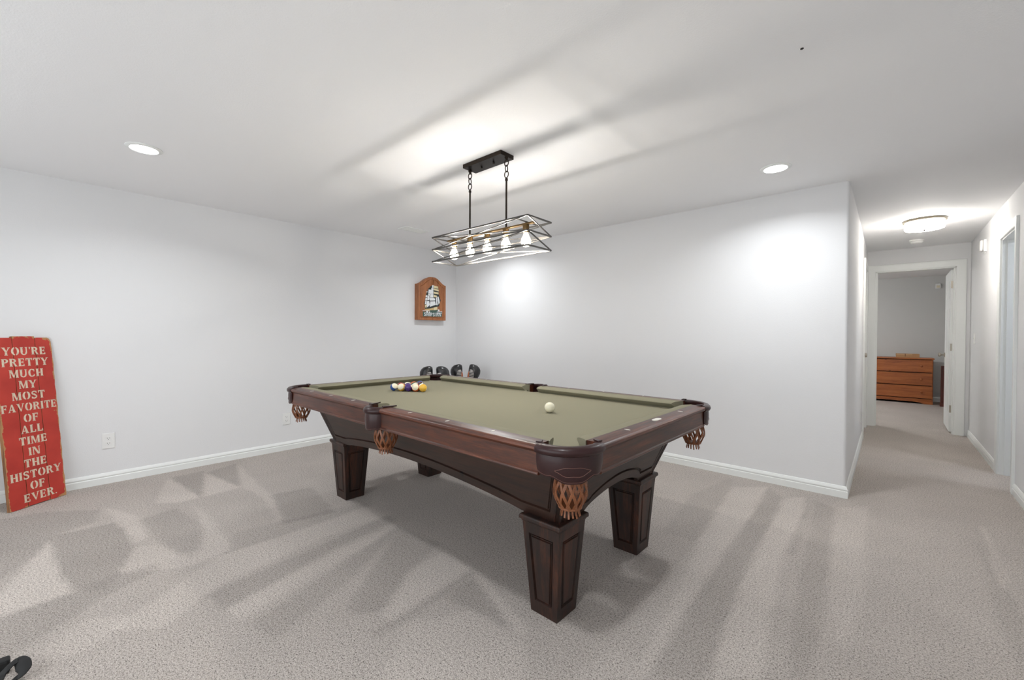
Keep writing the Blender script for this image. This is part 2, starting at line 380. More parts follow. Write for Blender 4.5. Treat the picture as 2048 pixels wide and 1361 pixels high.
# door casings
CP = [(0, 0), (0, .011), (.006, .014), (.02, .013), (.045, .016), (.058, .018), (.066, .017), (.068, .012), (.068, 0)]   # (away from opening, proud)
def casing(name, a, b, top, axis, plane, nrm, wd=1.0, depth=.12):
    def P(s, z, pr):
        return (s, plane + nrm * pr, z) if axis == 'x' else (plane + nrm * pr, s, z)
    mb = MB()
    loops = []
    for s, z, ds, dz in ((a, 0, -1, 0), (a, top, -1, 1), (b, top, 1, 1), (b, 0, 1, 0)):
        loops.append([P(s + ds * o * wd, z + dz * o * wd, pr) for o, pr in CP])
    mb.grid(loops, closed_u=True, caps=True)
    # jamb lining
    for s0, s1 in ((a, a + .012), (b - .012, b)):
        q0, q1 = P(s0, 0, 0), P(s1, top, -depth); mb.box([min(x, y) for x, y in zip(q0, q1)], [max(x, y) for x, y in zip(q0, q1)])
    q0, q1 = P(a, top - .012, 0), P(b, top, -depth); mb.box([min(x, y) for x, y in zip(q0, q1)], [max(x, y) for x, y in zip(q0, q1)])
    for s0, s1 in ((a + .012, a + .022), (b - .022, b - .012)):     # door stops
        q0, q1 = P(s0, 0, -.03), P(s1, top - .012, -.065); mb.box([min(x, y) for x, y in zip(q0, q1)], [max(x, y) for x, y in zip(q0, q1)])
    return struct(mb.build(name, M['trim'], smooth=30))
casing('trim_1', O1, O2, 2.05, 'x', YE, -1, wd=1.25)
casing('trim_2', D2a, D2b, DH, 'y', HR, -1)
casing('trim_3', D3a, D3b, DH, 'y', HL, 1)

def lever(parent, p, out, along):
    mb = MB(); p = Vector(p); out = Vector(out); along = Vector(along)
    rows = []
    for r, d in ((.0, 0), (.03, 0), (.03, .006), (.012, .012), (.011, .03), (.017, .036), (.027, .046), (.029, .056), (.022, .066), (.0, .068)):
        s1 = along; s2 = out.cross(along)
        rows.append([p + out * d + (s1 * cos(2 * pi * j / 16) + s2 * sin(2 * pi * j / 16)) * max(r, .0005) for j in range(16)])
    mb.grid(rows, closed_u=True, caps=True)
    return mb.build('door_handle', M['nickel'], parent, smooth=50)
def door(name, hinge, ang, width, height, panels=True):
    """leaf local: x from 0 (hinge) to width, thickness y 0..0.035"""
    o = thing(name, None, None, hinge, ang); struct(o)
    leaf = MB().box((0, 0, .012), (width, .035, height)); leaf.build('door_leaf', M['trim'], o, bevel=.002)
    for (x0, x1) in ((.11, width / 2 - .05), (width / 2 + .05, width - .11)):
        for (z0, z1) in ((.25, .78), (.98, 1.55), (1.68, 1.9)):
            for y0, y1 in ((-.004, .0005), (.0345, .039)):
                mb = MB().box((x0, y0, z0), (x1, y1, z1)); mb.build('door_panel', M['trim'], o, bevel=.0035)
    for z in (.25, 1.02, 1.8):
        mb = MB().box((-.0015, .002, z), (.0005, .033, z + .09)); 
        mb.tube([(-.004, -.004, z), (-.004, -.004, z + .09)], .006, 10)
        mb.build('hinge', M['nickel'], o)
    for yy, dr in ((0, -1), (.035, 1)):
        lever(o, (width - .065, yy, .95), (0, dr, 0), (1, 0, 0))
    return o
# bedroom door, hinged at the right jamb and swung open into the bedroom
d1 = door('door_1', (O2 - .002, YE + .135, 0), rad(89.6), .72, 2.03)
d3 = door('door_3', (HL - .05, D3a + .014, 0), rad(90), .73, 2.025)
d2 = door('door_2', (HR + .125, D2b - .014, 0), rad(-3), .55, 2.025)

# ================================================================== LAMPS ON THE CEILING
def recessed(x, y, label):
    o = thing('recessed_light', label, 'ceiling light', (x, y, CH), 0, 'recessed downlights')
    MB().lathe([(.066, -.004), (.07, -.009), (.082, -.008), (.09, -.003), (.0905, 0)], n=40).build('trim_ring', M['trim'], o, smooth=40)
    mb = MB(); mb.lathe([(.0665, -.0045), (.0665, -.006), (.001, -.0062)], n=40); mb.build('lens', M['lens'], o)
    ld = bpy.data.lights.new('downlight_lamp', 'AREA'); ld.shape = 'DISK'; ld.size = .13; ld.energy = DOWNLIGHT_W; ld.spread = rad(150); ld.color = (.945, .98, 1)
    lo = bpy.data.objects.new('downlight_lamp', ld); COL.objects.link(lo); lo.location = (0, 0, -.012); lo.parent = o
    return o
recessed(-3.443, .436, 'round recessed downlight in the ceiling above the red sign wall, left of the picture')
recessed(-.586, 3.323, 'round recessed downlight in the ceiling near the hallway corner')
recessed(-3.46, 3.33, 'round recessed downlight in the far ceiling corner, seen through the pendant cage')
recessed(-.586, .436, 'round recessed downlight in the ceiling right above the photographer')

# hall flush lamp
o = thing('flush_ceiling_lamp', 'round flush lamp of crackled glass on the hallway ceiling', 'ceiling light', (.243, 5.73, CH))
MB().lathe([(.158, 0), (.16, -.004), (.157, -.02), (.148, -.024), (.10, -.024)], n=48).build('rim', M['rim'], o, smooth=40)
MB().lathe([(.141, -.026), (.143, -.03), (.143, -.082), (.139, -.09), (.12, -.094), (.004, -.097)], n=48).build('glass_drum', M['hallglass'], o, smooth=50)
MB().lathe([(.012, -.096), (.012, -.1), (.006, -.106), (.003, -.112)], n=16).build('finial', M['bronze'], o, smooth=50)
for k in range(3):
    a = k * 2 * pi / 3 + .3
    MB().lathe([(.004, 0), (.004, .016)], (0, 0, 0), 8).build('clip', M['nickel'], o).location = (.147 * cos(a), .147 * sin(a), -.03)
o = thing('bedroom_fill_lamp', 'added round white flush lamp brightening the bedroom, out of sight of the hallway', 'ceiling light', (-1.5, 9.0, CH))  # unseen lamp added to brighten the bedroom
MB().lathe([(.17, 0), (.17, -.02), (.15, -.022)], n=40).build('rim', M['nickel'], o, smooth=40)
MB().lathe([(.15, -.022), (.145, -.06), (.11, -.085), (.05, -.095), (.003, -.097)], n=40).build('glass_bowl', emis('bedroom fill lamp glass', (250, 250, 250), BED_FILL_GLASS), o, smooth=50)
o = thing('side_room_fill_lamp', 'small round unseen lamp added in place of daylight in the side room beyond the right doorway', 'ceiling light', (1.55, 5.0, CH))  # unseen lamp added, stands in for daylight in the side room
MB().lathe([(.15, 0), (.15, -.02), (.13, -.022)], n=40).build('rim', M['nickel'], o, smooth=40)
MB().lathe([(.13, -.022), (.125, -.05), (.1, -.07), (.05, -.08), (.003, -.082)], n=40).build('glass_bowl', emis('side room fill lamp glass', (232, 242, 255), SIDE_FILL_GLASS), o, smooth=50)
o = thing('smoke_detector', 'round white smoke detector on the hallway ceiling behind the lamp', 'smoke detector', (.229, 6.86, CH))
MB().lathe([(.066, 0), (.066, -.012), (.056, -.02)], n=32).build('base', M['plate'], o, smooth=40)
MB().lathe([(.055, -.02), (.055, -.03), (.045, -.04), (.002, -.042)], n=32).build('cover', M['plate'], o, smooth=40)
# ceiling register
o = thing('ceiling_vent', 'white louvred air register in the ceiling behind the pendant', 'vent', (-3.868, 2.72, CH))
mb = MB()
for a, b in (((-.075, -.15, -.006), (-.05, .15, 0)), ((.05, -.15, -.006), (.075, .15, 0)), ((-.05, -.15, -.006), (.05, -.122, 0)), ((-.05, .122, -.006), (.05, .15, 0))): mb.box(a, b)
mb.build('frame', M['trim'], o)
box('duct_back', (-.05, -.122, -.002), (.05, .122, -.0005), mat('duct shade', (130, 130, 122), .7), o)
for k in range(8):
    x = -.044 + k * .0125
    MB().add([(x, -.122, -.0055), (x + .009, -.122, -.002), (x + .009, .122, -.002), (x, .122, -.0055), (x + .001, -.122, -.0065), (x + .01, -.122, -.003), (x + .01, .122, -.003), (x + .001, .122, -.0065)],
             [(0, 1, 2, 3), (4, 7, 6, 5), (0, 4, 5, 1), (1, 5, 6, 2), (2, 6, 7, 3), (3, 7, 4, 0)]).build('louvre', M['trim'], o)
mb = MB(); mb.lathe([(.006, 0), (.006, -.002), (.003, -.004)], n=10)
p = floor_at(1604, 97, CH); hk = mb.build('ceiling_screw', M['slot']); hk.location = (p.x, p.y, CH); tag(hk, 'tiny dark screw head in the ceiling above the table', 'screw')

# ================================================================== PENDANT
PX, PY = -1.968, 1.955
P = thing('pendant_light', 'dark bronze linear cage pendant with five clear bulbs hanging over the pool table', 'pendant light', (PX, PY, 0))
mb = MB().box((-.175, -.06, CH - .026), (.175, .06, CH)); mb.build('canopy', M['bronze'], P, bevel=.002)
for x in (-.055, .055): MB().lathe([(.004, CH - .026), (.006, CH - .03), (.006, CH - .036), (.003, CH - .04)], (x, 0, 0), 10).build('canopy_screw', M['bronze'], P, smooth=40)
RX = .168
for s in (-1, 1):
    x = s * RX
    MB().lathe([(.012, CH - .026), (.012, CH - .034), (.006, CH - .04), (.006, CH - .05)], (x, 0, 0), 14).build('canopy_loop', M['bronze'], P, smooth=40)
    for k in range(3):
        zc = CH - .062 - k * .036
        pts = [(x + (.016 * cos(a) if k % 2 == 0 else .0), (.0 if k % 2 == 0 else .011 * cos(a)), zc + .021 * sin(a)) for a in [2 * pi * j / 18 for j in range(18)]]
        MB().tube(pts, .0032, 6, closed=True).build('chain_link', M['bronze'], P, smooth=60)
    MB().lathe([(.004, CH - .156), (.009, CH - .16), (.009, CH - .172), (.006, CH - .176), (.006, 1.86)], (x, 0, 0), 14).build('rod', M['bronze'], P, smooth=40)
LX, LY = .435, .112
TZ = (1.868, 1.784, 1.70); BW = .0035
def bar(mb, a, b, r=BW): mb.tube([a, b], r * 1.414, 4)
for z in TZ:
    mb = MB(); c = [(-LX, -LY, z), (LX, -LY, z), (LX, LY, z), (-LX, LY, z)]
    for k in range(4):
        bar(mb, c[k], c[(k + 1) % 4], .0042)
    mb.build('cage_ring', M['steel'], P)
for k in range(2):
    za, zb = TZ[k], TZ[k + 1]
    for sy in (-1, 1):
        y = sy * LY
        for a, b in (((-LX, y, za), (LX, y, zb)), ((-LX, y, zb), (LX, y, za))):
            mb = MB(); bar(mb, a, b, .0026); mb.build('cage_brace', M['steel'], P)
    for sx in (-1, 1):
        mb = MB(); bar(mb, (sx * LX, -LY, za), (sx * LX, LY, zb), .003); mb.build('cage_brace', M['steel'], P)
mb = MB(); mb.box((-LX + .04, -.012, 1.851), (LX - .04, .012, 1.861))
mb.build('socket_bar', M['brass'], P, bevel=.001)
for sx in (-1, 1):
    mb = MB(); bar(mb, (sx * (LX - .1), -LY, TZ[0]), (sx * (LX - .1), LY, TZ[0]), .003); mb.box((sx * (LX - .1) - .006, -.006, 1.86), (sx * (LX - .1) + .006, .006, 1.87)); mb.build('cross_bar', M['steel'], P)
for k in range(5):
    x = -.33 + k * .165
    MB().lathe([(.008, 1.852), (.019, 1.85), (.02, 1.842), (.02, 1.81), (.017, 1.804)], (x, 0, 0), 18).build('socket', M['brass'], P, smooth=40)
    bl = MB().lathe([(.013, 1.806), (.014, 1.796), (.02, 1.782), (.028, 1.766), (.031, 1.75), (.028, 1.734), (.018, 1.722), (.004, 1.717)], (x, 0, 0), 20).build('bulb', M['bulb'], P, smooth=60)
    mb = MB()
    for j in range(6):
        a = j * pi / 3; mb.tube([(x + .003 * cos(a), .003 * sin(a), 1.785), (x + .013 * cos(a), .013 * sin(a), 1.742)], .0012, 4)
    mb.build('filament', M['filament'], bl)
    ld = bpy.data.lights.new('bulb_lamp', 'POINT'); ld.energy = BULB_W; ld.color = (1, .98, .96); ld.shadow_soft_size = .012
    lo = bpy.data.objects.new('bulb_lamp', ld); COL.objects.link(lo); lo.location = (x, 0, 1.755); lo.parent = P

# ================================================================== POOL TABLE
TCX, TCY, TROT = -1.9823, 1.848, -.0085
T = thing('pool_table', 'large dark wood pool table with olive cloth and leather net pockets', 'pool table', (TCX, TCY, 0), TROT)
ZR = .8114; ZBED = .769; HX, HY = 1.240, .692; NX, NY = 1.1175, .559
def offs(poly, d):
    n = len(poly); out = []
    A = sum(poly[i][0] * poly[(i + 1) % n][1] - poly[(i + 1) % n][0] * poly[i][1] for i in range(n))
    s = 1 if A > 0 else -1
    for i in range(n):
        p0, p1, p2 = Vector(poly[i - 1]), Vector(poly[i]), Vector(poly[(i + 1) % n])
        e1 = (p1 - p0).normalized(); e2 = (p2 - p1).normalized()
        n1 = Vector((-e1.y, e1.x)) * s; n2 = Vector((-e2.y, e2.x)) * s
        b = (n1 + n2); k = b.length_squared
        b = b * (2 / k) if k > .4 else n1
        out.append(tuple(p1 + b * d))
    return out
def groove_panel(mb, outer, inner, fn, back=None, gw=.012, gd=.006):
    loops = [[fn(u, v, 0) for u, v in outer]]
    for d, h in ((0, 0), (.003, -gd), (gw * .4, -gd), (gw * .5, -gd * .35), (gw * .65, -gd), (gw, -gd), (gw + .003, 0)):
        loops.append([fn(u, v, h) for u, v in offs(inner, d)])
    if back is not None: loops.insert(0, [fn(u, v, back) for u, v in outer])
    mb.grid(loops, closed_u=True)
    n = len(outer)
    mb.add(loops[-1], [tuple(range(n))])
    if back is not None: mb.add(loops[0], [tuple(range(n - 1, -1, -1))])
# legs
LT = .4; wb_, wt_ = .0685, .097
def make_leg():
    L = MB()
    for k in range(4):
        ca, sa = round(cos(k * pi / 2)), round(sin(k * pi / 2))
        def fn(u, v, n, ca=ca, sa=sa):
            wv = wb_ + (wt_ - wb_) * v / LT
            x, y = u, -(wv + n); return (ca * x - sa * y, sa * x + ca * y, v)
        out = [(-wb_, 0), (wb_, 0), (wt_, LT), (-wt_, LT)]
        zb, zt = .052, .345
        wi = lambda z: wb_ + (wt_ - wb_) * z / LT - .028
        inn = [(-wi(zb), zb), (wi(zb), zb), (wi(zt), zt), (-wi(zt), zt)]
        groove_panel(L, out, inn, fn)
    L.add([(-wb_, -wb_, 0), (wb_, -wb_, 0), (wb_, wb_, 0), (-wb_, wb_, 0)], [(0, 3, 2, 1)])
    return L
LEGS = [(.913, -.361), (.91, .369), (-.958, -.336), (-.94, .366)]
leg0 = make_leg().build('leg', M['leg'], T)
capm = MB()
rows = []
for h, z in ((.094, LT - .012), (.098, LT - .012), (.101, LT - .004), (.108, LT + .001), (.108, LT + .015), (.104, LT + .02), (.085, LT + .0205)):
    rows.append([(-h, -h, z), (h, -h, z), (h, h, z), (-h, h, z)])
capm.grid(rows, closed_u=True, caps=True)
cap0 = capm.build('leg_cap', M['leg'], leg0, bevel=.002)
first = True
for lx, ly in LEGS:
    l = leg0 if first else copy_tree(leg0, T); first = False
    l.location = (lx, ly, 0)
# cabinet (sloping aprons under the rails)
ZC0, ZC1 = .4195, .722
def cy_(z): return .438 + (z - ZC0) / (.70 - ZC0) * .097
def cx_(z): return 1.0 + (z - ZC0) / (.70 - ZC0) * .105
def apron(long):
    bot = []
    L0 = cx_(ZC0) if long else cy_(ZC0); L1 = cx_(ZC1) if long else cy_(ZC1)
    half = .80 if long else .262; rise = .06 if long else .068; N = 24
    for i in range(N + 1):
        u = -half + 2 * half * i / N; q = max(0, cos(u / half * pi / 2))
        bot.append((u, ZC0 + rise * (q ** .8 if long else q ** .62)))
    outer = [(-L0, ZC0)] + bot + [(L0, ZC0), (L1, ZC1), (-L1, ZC1)]
    zi = ZC0 + .042; e = .055
    ih = half - (.0 if long else .012)
    ib = [(b[0] / half * ih, b[1] + .044) for b in bot]
    Li0 = (cx_(zi) if long else cy_(zi)) - e; Li1 = (cx_(ZC1) if long else cy_(ZC1)) - e - .008
    inner = [(-Li0, zi)] + ib + [(Li0, zi), (Li1, ZC1 - .012), (-Li1, ZC1 - .012)]
    return outer, inner
for long, s in ((True, -1), (True, 1), (False, -1), (False, 1)):
    o_, i_ = apron(long)
    if long: fn = lambda u, v, n, s=s: (u, s * (cy_(v) + n), v)
    else: fn = lambda u, v, n, s=s: (s * (cx_(v) + n), u, v)
    mb = MB(); groove_panel(mb, o_, i_, fn, back=-.022, gw=.011, gd=.006)
    mb.build('apron', M['cab'] if long else M['cabY'], T)
for sx in (1, -1):          # reeded corner posts
    for sy in (-1, 1):
        mb = MB()
        for q, r in ((0, .006), (1, .0045), (2, .0045)):
            pts = []
            for z in (ZC0 + .004, ZC1 - .01):
                x, y = cx_(z), cy_(z)
                if q == 1: x -= .028; y += -.0005
                if q == 2: y -= .028; x += -.0005
                if q == 0: x -= .004; y -= .004
                pts.append((sx * x, sy * y, z))
            mb.tube(pts, r, 8)
        mb.build('corner_bead', M['leg'], T, smooth=50)
# slate bed with cloth
def arc(cx, cy, r, a0, a1, n=10): return [(cx + r * cos(rad(a0 + (a1 - a0) * i / n)), cy + r * sin(rad(a0 + (a1 - a0) * i / n))) for i in range(n + 1)]
bx, by = NX + .045, NY + .045
ccx, ccy = NX + .033, NY + .033
bed = []
bed += arc(ccx, ccy, .06, -80, -190 + 0, 10)[::1]      # ++ corner, going from right side to top side
bed += arc(0, by + .012, .055, -10, -170, 10)
bed += arc(-ccx, ccy, .06, 10, -100, 10)
bed += arc(-ccx, -ccy, .06, 100, -10, 10)
bed += arc(0, -by - .012, .055, 170, 10, 10)
bed += arc(ccx, -ccy, .06, 190, 80, 10)
MB().prism(bed, lambda u, v, n: (u, v, ZBED + n), -.022).build('bed_cloth', M['felt'], T)
mb = MB(); mb.box((-1.06, -.5, ZBED - .06), (1.06, .5, ZBED - .023)); mb.build('slate', M['leg'], T)
# rails: profile (inward from outer face, z)
RP = [(d_, z_ + .0024) for d_, z_ in [(.006, .699), (-.003, .6995), (-.006, .703), (-.005, .708), (0, .712), (0, .778), (-.004, .782), (-.010, .785), (-.0135, .791), (-.0125, .799), (-.007, .805), (.003, .8075), (.009, .8068), (.014, .8085), (.057, .809), (.057, .72), (.03, .712)]]
WOODW = .057
def rail(ax, s, a, b, sights):
    """ax 'x': long rail on side y=s; from a to b"""
    f = (lambda t, d, z: (t, s * (HY - d), z)) if ax == 'x' else (lambda t, d, z: (s * (HX - d), t, z))
    m_ = M['rail'] if ax == 'x' else M['railY']
    r = MB().grid([[f(t, d, z) for d, z in RP] for t in (a, b)], closed_u=True, caps=True).build('rail', m_, T, smooth=35)
    # cushion
    W = (HY - NY if ax == 'x' else HX - NX)
    CPf = [(WOODW, .70 + .02), (WOODW, ZR - .0008), (WOODW + .01, ZR + .001), (W - .02, ZR - .003), (W - .004, ZR - .008), (W, ZR - .013), (W - .003, ZR - .018), (W - .03, ZBED + .002), (W - .034, ZBED - .02)]
    rows = []
    def ends(d):
        t = (d - WOODW) / (W - WOODW)
        def e(lim, corner):   # lim: position at the wood seam
            return lim
        A = a if False else None
        return t
    ca, cb = cush_ends(ax, a, b)
    for k in range(2):
        row = []
        for d, z in CPf:
            t = max(0, (d - WOODW) / (W - WOODW))
            (w0, n0) = (ca, cb)[k]
            row.append(f(w0 + (n0 - w0) * t, d, z))
        rows.append(row)
    MB().grid(rows, closed_u=True, caps=True).build('cushion', M['felt'], r, smooth=40)
    for q in sights:
        mb = MB(); c = f(q, .029, 0)
        pts = [(.013, 0), (0, .005), (-.013, 0), (0, -.005)] if ax == 'y' else [(.005, 0), (0, .013), (-.005, 0), (0, -.013)]
        pts = [(x * (1 if ax == 'y' else 1), y) for x, y in pts]
        mb.prism([(c[0] + x, c[1] + y) for x, y in pts], lambda u, v, n: (u, v, ZR - .0012 + n), .0022)
        mb.build('sight', M['sight'], r)
    return r
CE, ME = 1.09, .062       # long rail ends (corner, middle)
SE = .535
def cush_ends(ax, a, b):
    def one(t):
        if ax == 'y': return (math.copysign(SE + .005, t), math.copysign(NY - .062, t))
        if abs(t) < .2: return (math.copysign(ME - .004, t), math.copysign(.07, t))
        return (math.copysign(CE + .005, t), math.copysign(NX - .062, t))
    return one(a), one(b)
sp = 2.235 / 8
for s in (-1, 1):
    rail('x', s, -CE, -ME, [-3 * sp, -2 * sp, -sp]); rail('x', s, ME, CE, [sp, 2 * sp, 3 * sp])
rr = None
for s in (-1, 1):
    r = rail('y', s, -SE, SE, [-sp, sp])
    if s == 1: rr = r
mb = MB()        # name plate on the near end rail
pl = [(.017 * cos(a) * (1 if abs(cos(a)) < .8 else 1), .034 * sin(a)) for a in [2 * pi * k / 24 for k in range(24)]]
mb.prism([(HX - .029 + max(-.0125, min(.0125, x)), y) for x, y in pl], lambda u, v, n: (u, v, ZR - .001 + n), .003)
mb.build('name_plate', M['sight'], T)

# pockets
def arc3(A, Mm, B, n):
    A, Mm, B = Vector(A), Vector(Mm), Vector(B)
    d = 2 * (A.x * (Mm.y - B.y) + Mm.x * (B.y - A.y) + B.x * (A.y - Mm.y))
    ux = (A.length_squared * (Mm.y - B.y) + Mm.length_squared * (B.y - A.y) + B.length_squared * (A.y - Mm.y)) / d
    uy = (A.length_squared * (B.x - Mm.x) + Mm.length_squared * (A.x - B.x) + B.length_squared * (Mm.x - A.x)) / d
    c = Vector((ux, uy)); r = (A - c).length
    a0 = math.atan2(*(A - c).yx); am = math.atan2(*(Mm - c).yx); a1 = math.atan2(*(B - c).yx)
    while am - a0 > pi: am -= 2 * pi
    while am - a0 < -pi: am += 2 * pi
    while a1 - a0 > 2 * pi: a1 -= 2 * pi
    sgn = 1 if am > a0 else -1
    while (a1 - a0) * sgn < 0: a1 += sgn * 2 * pi
    return [(c + Vector((cos(a0 + (a1 - a0) * i / n), sin(a0 + (a1 - a0) * i / n))) * r, Vector((cos(a0 + (a1 - a0) * i / n), sin(a0 + (a1 - a0) * i / n)))) for i in range(n + 1)]
def make_net():
    mb = MB(); N = 11; S = 9
    def rz(s): return .058 + .009 * sin(min(1, s * 1.5) * pi * .7) - .03 * max(0, s - .6) ** 1.2 * 2.2
    for k in range(N):
        for d in (1, -1):
            pts = []
            for i in range(S + 1):
                s = i / S; a = 2 * pi * k / N + d * s * (2 * pi / N) * 1.25; r = rz(s) + d * .0012
                pts.append((r * cos(a), r * sin(a), -.105 * s))
            mb.tube(pts, .0062, 6, flat=.38, up=lambda p, dd: Vector((p.x, p.y, 0)).normalized())
    r = rz(1)
    mb.tube([(r * cos(a), r * sin(a), -.105) for a in [2 * pi * j / 20 for j in range(20)]], .005, 6, closed=True)
    mb.tube([(.060 * cos(a), .060 * sin(a), 0) for a in [2 * pi * j / 24 for j in range(24)]], .005, 6, closed=True)
    return mb
def make_fringe():
    mb = MB(); N = 15
    for k in range(N):
        a = 2 * pi * k / N + .1; r0 = .034
        l = .03 + .006 * ((k * 7) % 5) / 5
        pts = [(r0 * cos(a), r0 * sin(a), -.103), ((r0 + .002) * cos(a), (r0 + .002) * sin(a), -.103 - l * .5), ((r0 + .007) * cos(a + .05), (r0 + .007) * sin(a + .05), -.103 - l)]
        mb.tube(pts, .005, 4, flat=.35, up=lambda p, dd: Vector((p.x, p.y, 0)).normalized())
    mb.lathe([(.036, -.1), (.036, -.108), (.001, -.11)], n=16)
    return mb
net_me = make_net().build('net', M['net'], None, smooth=60).data
fr_me = make_fringe().build('fringe', M['net'], None).data
for q in ('net', 'fringe'): bpy.data.objects.remove(bpy.data.objects[q])
def pocket(sx, sy, corner, label=None):
    n = 28
    if corner:
        cv = arc3((CE - .004, -HY + .004), (1.204, -.654), (HX - .004, -SE + .004), n)
        hole = (ccx + .012, -ccy - .012); depth = .11; dip = .02
    else:
        cv = arc3((-ME + .002, -HY + .012), (0, -HY - .032), (ME - .002, -HY + .012), n)
        hole = (0, -by - .02); depth = .118; dip = .006
    cv = [(Vector((p.x * sx, p.y * -sy)), Vector((d.x * sx, d.y * -sy))) for p, d in cv]
    hole = (hole[0] * sx, hole[1] * -sy)
    L = 0; ls = [0]
    for i in range(n): L += (cv[i + 1][0] - cv[i][0]).length; ls.append(L)
    # leather skirt, double walled
    def zb(t):
        base = .801 - depth + .018
        e = max(0, min(t, 1 - t))
        q = max(0, min(1, (e - .2) / .22)); sc = base - dip * q * q * (3 - 2 * q) - (.003 * sin((e - .1) / .1 * pi) if .1 < e < .2 else 0)
        if e < .1: sc += .02 * (1 - (1 - (1 - e / .1) ** 2) ** .5)
        return sc
    rows = []
    K = 6
    for i in range(n + 1):
        p, d = cv[i]; z1 = zb(ls[i] / L); z0 = .798
        out_ = [(p + d * (.007 + .004 * sin(pi * k / K)), z0 + (z1 - z0) * k / K) for k in range(K + 1)]
        in_ = [(p + d * .001, z0 + (z1 - z0) * k / K) for k in range(K, -1, -1)]
        rows.append([(q.x, q.y, z) for q, z in out_ + in_])
    sk = MB().grid(rows, closed_u=True, caps=True).build('pocket', M['leather'], T, smooth=50)
    if label: sk['label'] = label
    # rolled rim with arms lying on the rails
    prof = [(-.012, .786), (.008, .779), (.017, .784), (.0205, .793), (.018, .803), (.010, .811), (-.002, .8145), (-.014, .812), (-.0165, .803)]
    rows = []
    for i in range(n + 1):
        p, d = cv[i]; rows.append([(p.x + d.x * a, p.y + d.y * a, z) for a, z in prof])
    MB().grid(rows, closed_u=True, caps=True).build('pocket_rim', M['leather'], sk, smooth=55)
    for i, g in ((0, 1), (n, -1)):
        p, d = cv[i]
        inward = Vector((hole[0], hole[1])) - p
        if corner: a = Vector((p.x, p.y)) ; end = a + (Vector((-sx * .008, -sy * .03)) if i == 0 else Vector((-sx * .03, -sy * .008)))
        else: end = p + Vector(((-.02 if i == 0 else .02) * sx, -.07 * sy))
        tan = (end - p).normalized(); nn = Vector((-tan.y, tan.x))
        poly = [p + nn * .011, end + nn * .003, end - nn * .003, p - nn * .011]
        MB().prism([tuple(v) for v in poly], lambda u, v, h: (u, v, ZR + .0015 + h), .0055).build('iron_arm', M['leather'], sk, bevel=.001)
    if not corner or True:       # stitching lines
        mb = MB()
        mb.tube([(cv[i][0].x + cv[i][1].x * .0085, cv[i][0].y + cv[i][1].y * .0085, .774) for i in range(1, n)], .0009, 5)
        mb.tube([(cv[i][0].x + cv[i][1].x * .0085, cv[i][0].y + cv[i][1].y * .0085, zb(ls[i] / L) + .006) for i in range(1, n)], .0009, 5)
        mb.build('stitching', M['stitch'], sk)
    if corner:                   # embossed lozenge emblem
        mb = MB(); pts = []
        for j in range(40):
            a = 2 * pi * j / 40; ss = .5 + .225 * cos(a)
            z = .733 + (.0135 * sin(a) if sin(a) > 0 else .021 * sin(a)) * (1 - .62 * cos(a) ** 2) * (.95 + .12 * cos(6 * a))
            x = ss * n; i = int(x); f = x - i
            p = cv[i][0].lerp(cv[i + 1][0], f); d = cv[i][1].lerp(cv[i + 1][1], f)
            pts.append((p.x + d.x * .0112, p.y + d.y * .0112, z))
        mb.tube(pts, .0012, 5, closed=True)
        mb.build('emblem', M['stitch'], sk)
    nt = bpy.data.objects.new('net', net_me); COL.objects.link(nt); nt.parent = sk; nt.location = (hole[0], hole[1], .694); nt.scale = (.88, .88, 1)
    fr = bpy.data.objects.new('fringe', fr_me); COL.objects.link(fr); fr.parent = sk; fr.location = (hole[0], hole[1], .694); fr.scale = (.88, .88, 1)
for sx in (1, -1):
    for sy in (1, -1): pocket(sx, sy, True)
for sy in (1, -1): pocket(1, sy, False)

# ================================================================== BALLS
BR = .0286
def ball_mat(name, rgb, kind):
    t = NT(name); b = t.b; set_in(b, Roughness=.08, Coat_Weight=.5)
    ivory = lin((238, 232, 206))
    tc = t.add('ShaderNodeTexCoord'); sx = t.add('ShaderNodeSeparateXYZ'); t.link(tc.outputs['Object'], sx.inputs[0])
    col = None
    mcol = t.add('ShaderNodeMix', data_type='RGBA'); mcol.inputs[6].default_value = ivory; mcol.inputs[7].default_value = lin(rgb)
    if kind == 'stripe':
        ab = t.add('ShaderNodeMath', operation='ABSOLUTE'); t.link(sx.outputs['Z'], ab.inputs[0])
        lt = t.add('ShaderNodeMath', operation='LESS_THAN'); lt.inputs[1].default_value = BR * .56; t.link(ab.outputs[0], lt.inputs[0]); t.link(lt.outputs[0], mcol.inputs[0])
    else: mcol.inputs[0].default_value = 1 if kind == 'solid' else 0
    if kind != 'cue':
        ab = t.add('ShaderNodeMath', operation='ABSOLUTE'); t.link(sx.outputs['X'], ab.inputs[0])
        gt = t.add('ShaderNodeMath', operation='GREATER_THAN'); gt.inputs[1].default_value = BR * .92; t.link(ab.outputs[0], gt.inputs[0])
        m2 = t.add('ShaderNodeMix', data_type='RGBA'); t.link(gt.outputs[0], m2.inputs[0]); t.link(mcol.outputs[2], m2.inputs[6]); m2.inputs[7].default_value = ivory
        t.link(m2.outputs[2], b.inputs['Base Color'])
    else: t.link(mcol.outputs[2], b.inputs['Base Color'])
    return t.m
def sphere_mesh():
    bm = bmesh.new(); bmesh.ops.create_uvsphere(bm, u_segments=32, v_segments=20, radius=BR)
    me = bpy.data.meshes.new('ball'); bm.to_mesh(me); bm.free(); me.polygons.foreach_set('use_smooth', [True] * len(me.polygons)); return me
TM = Matrix.Translation((TCX, TCY, 0)) @ Matrix.Rotation(TROT, 4, 'Z')
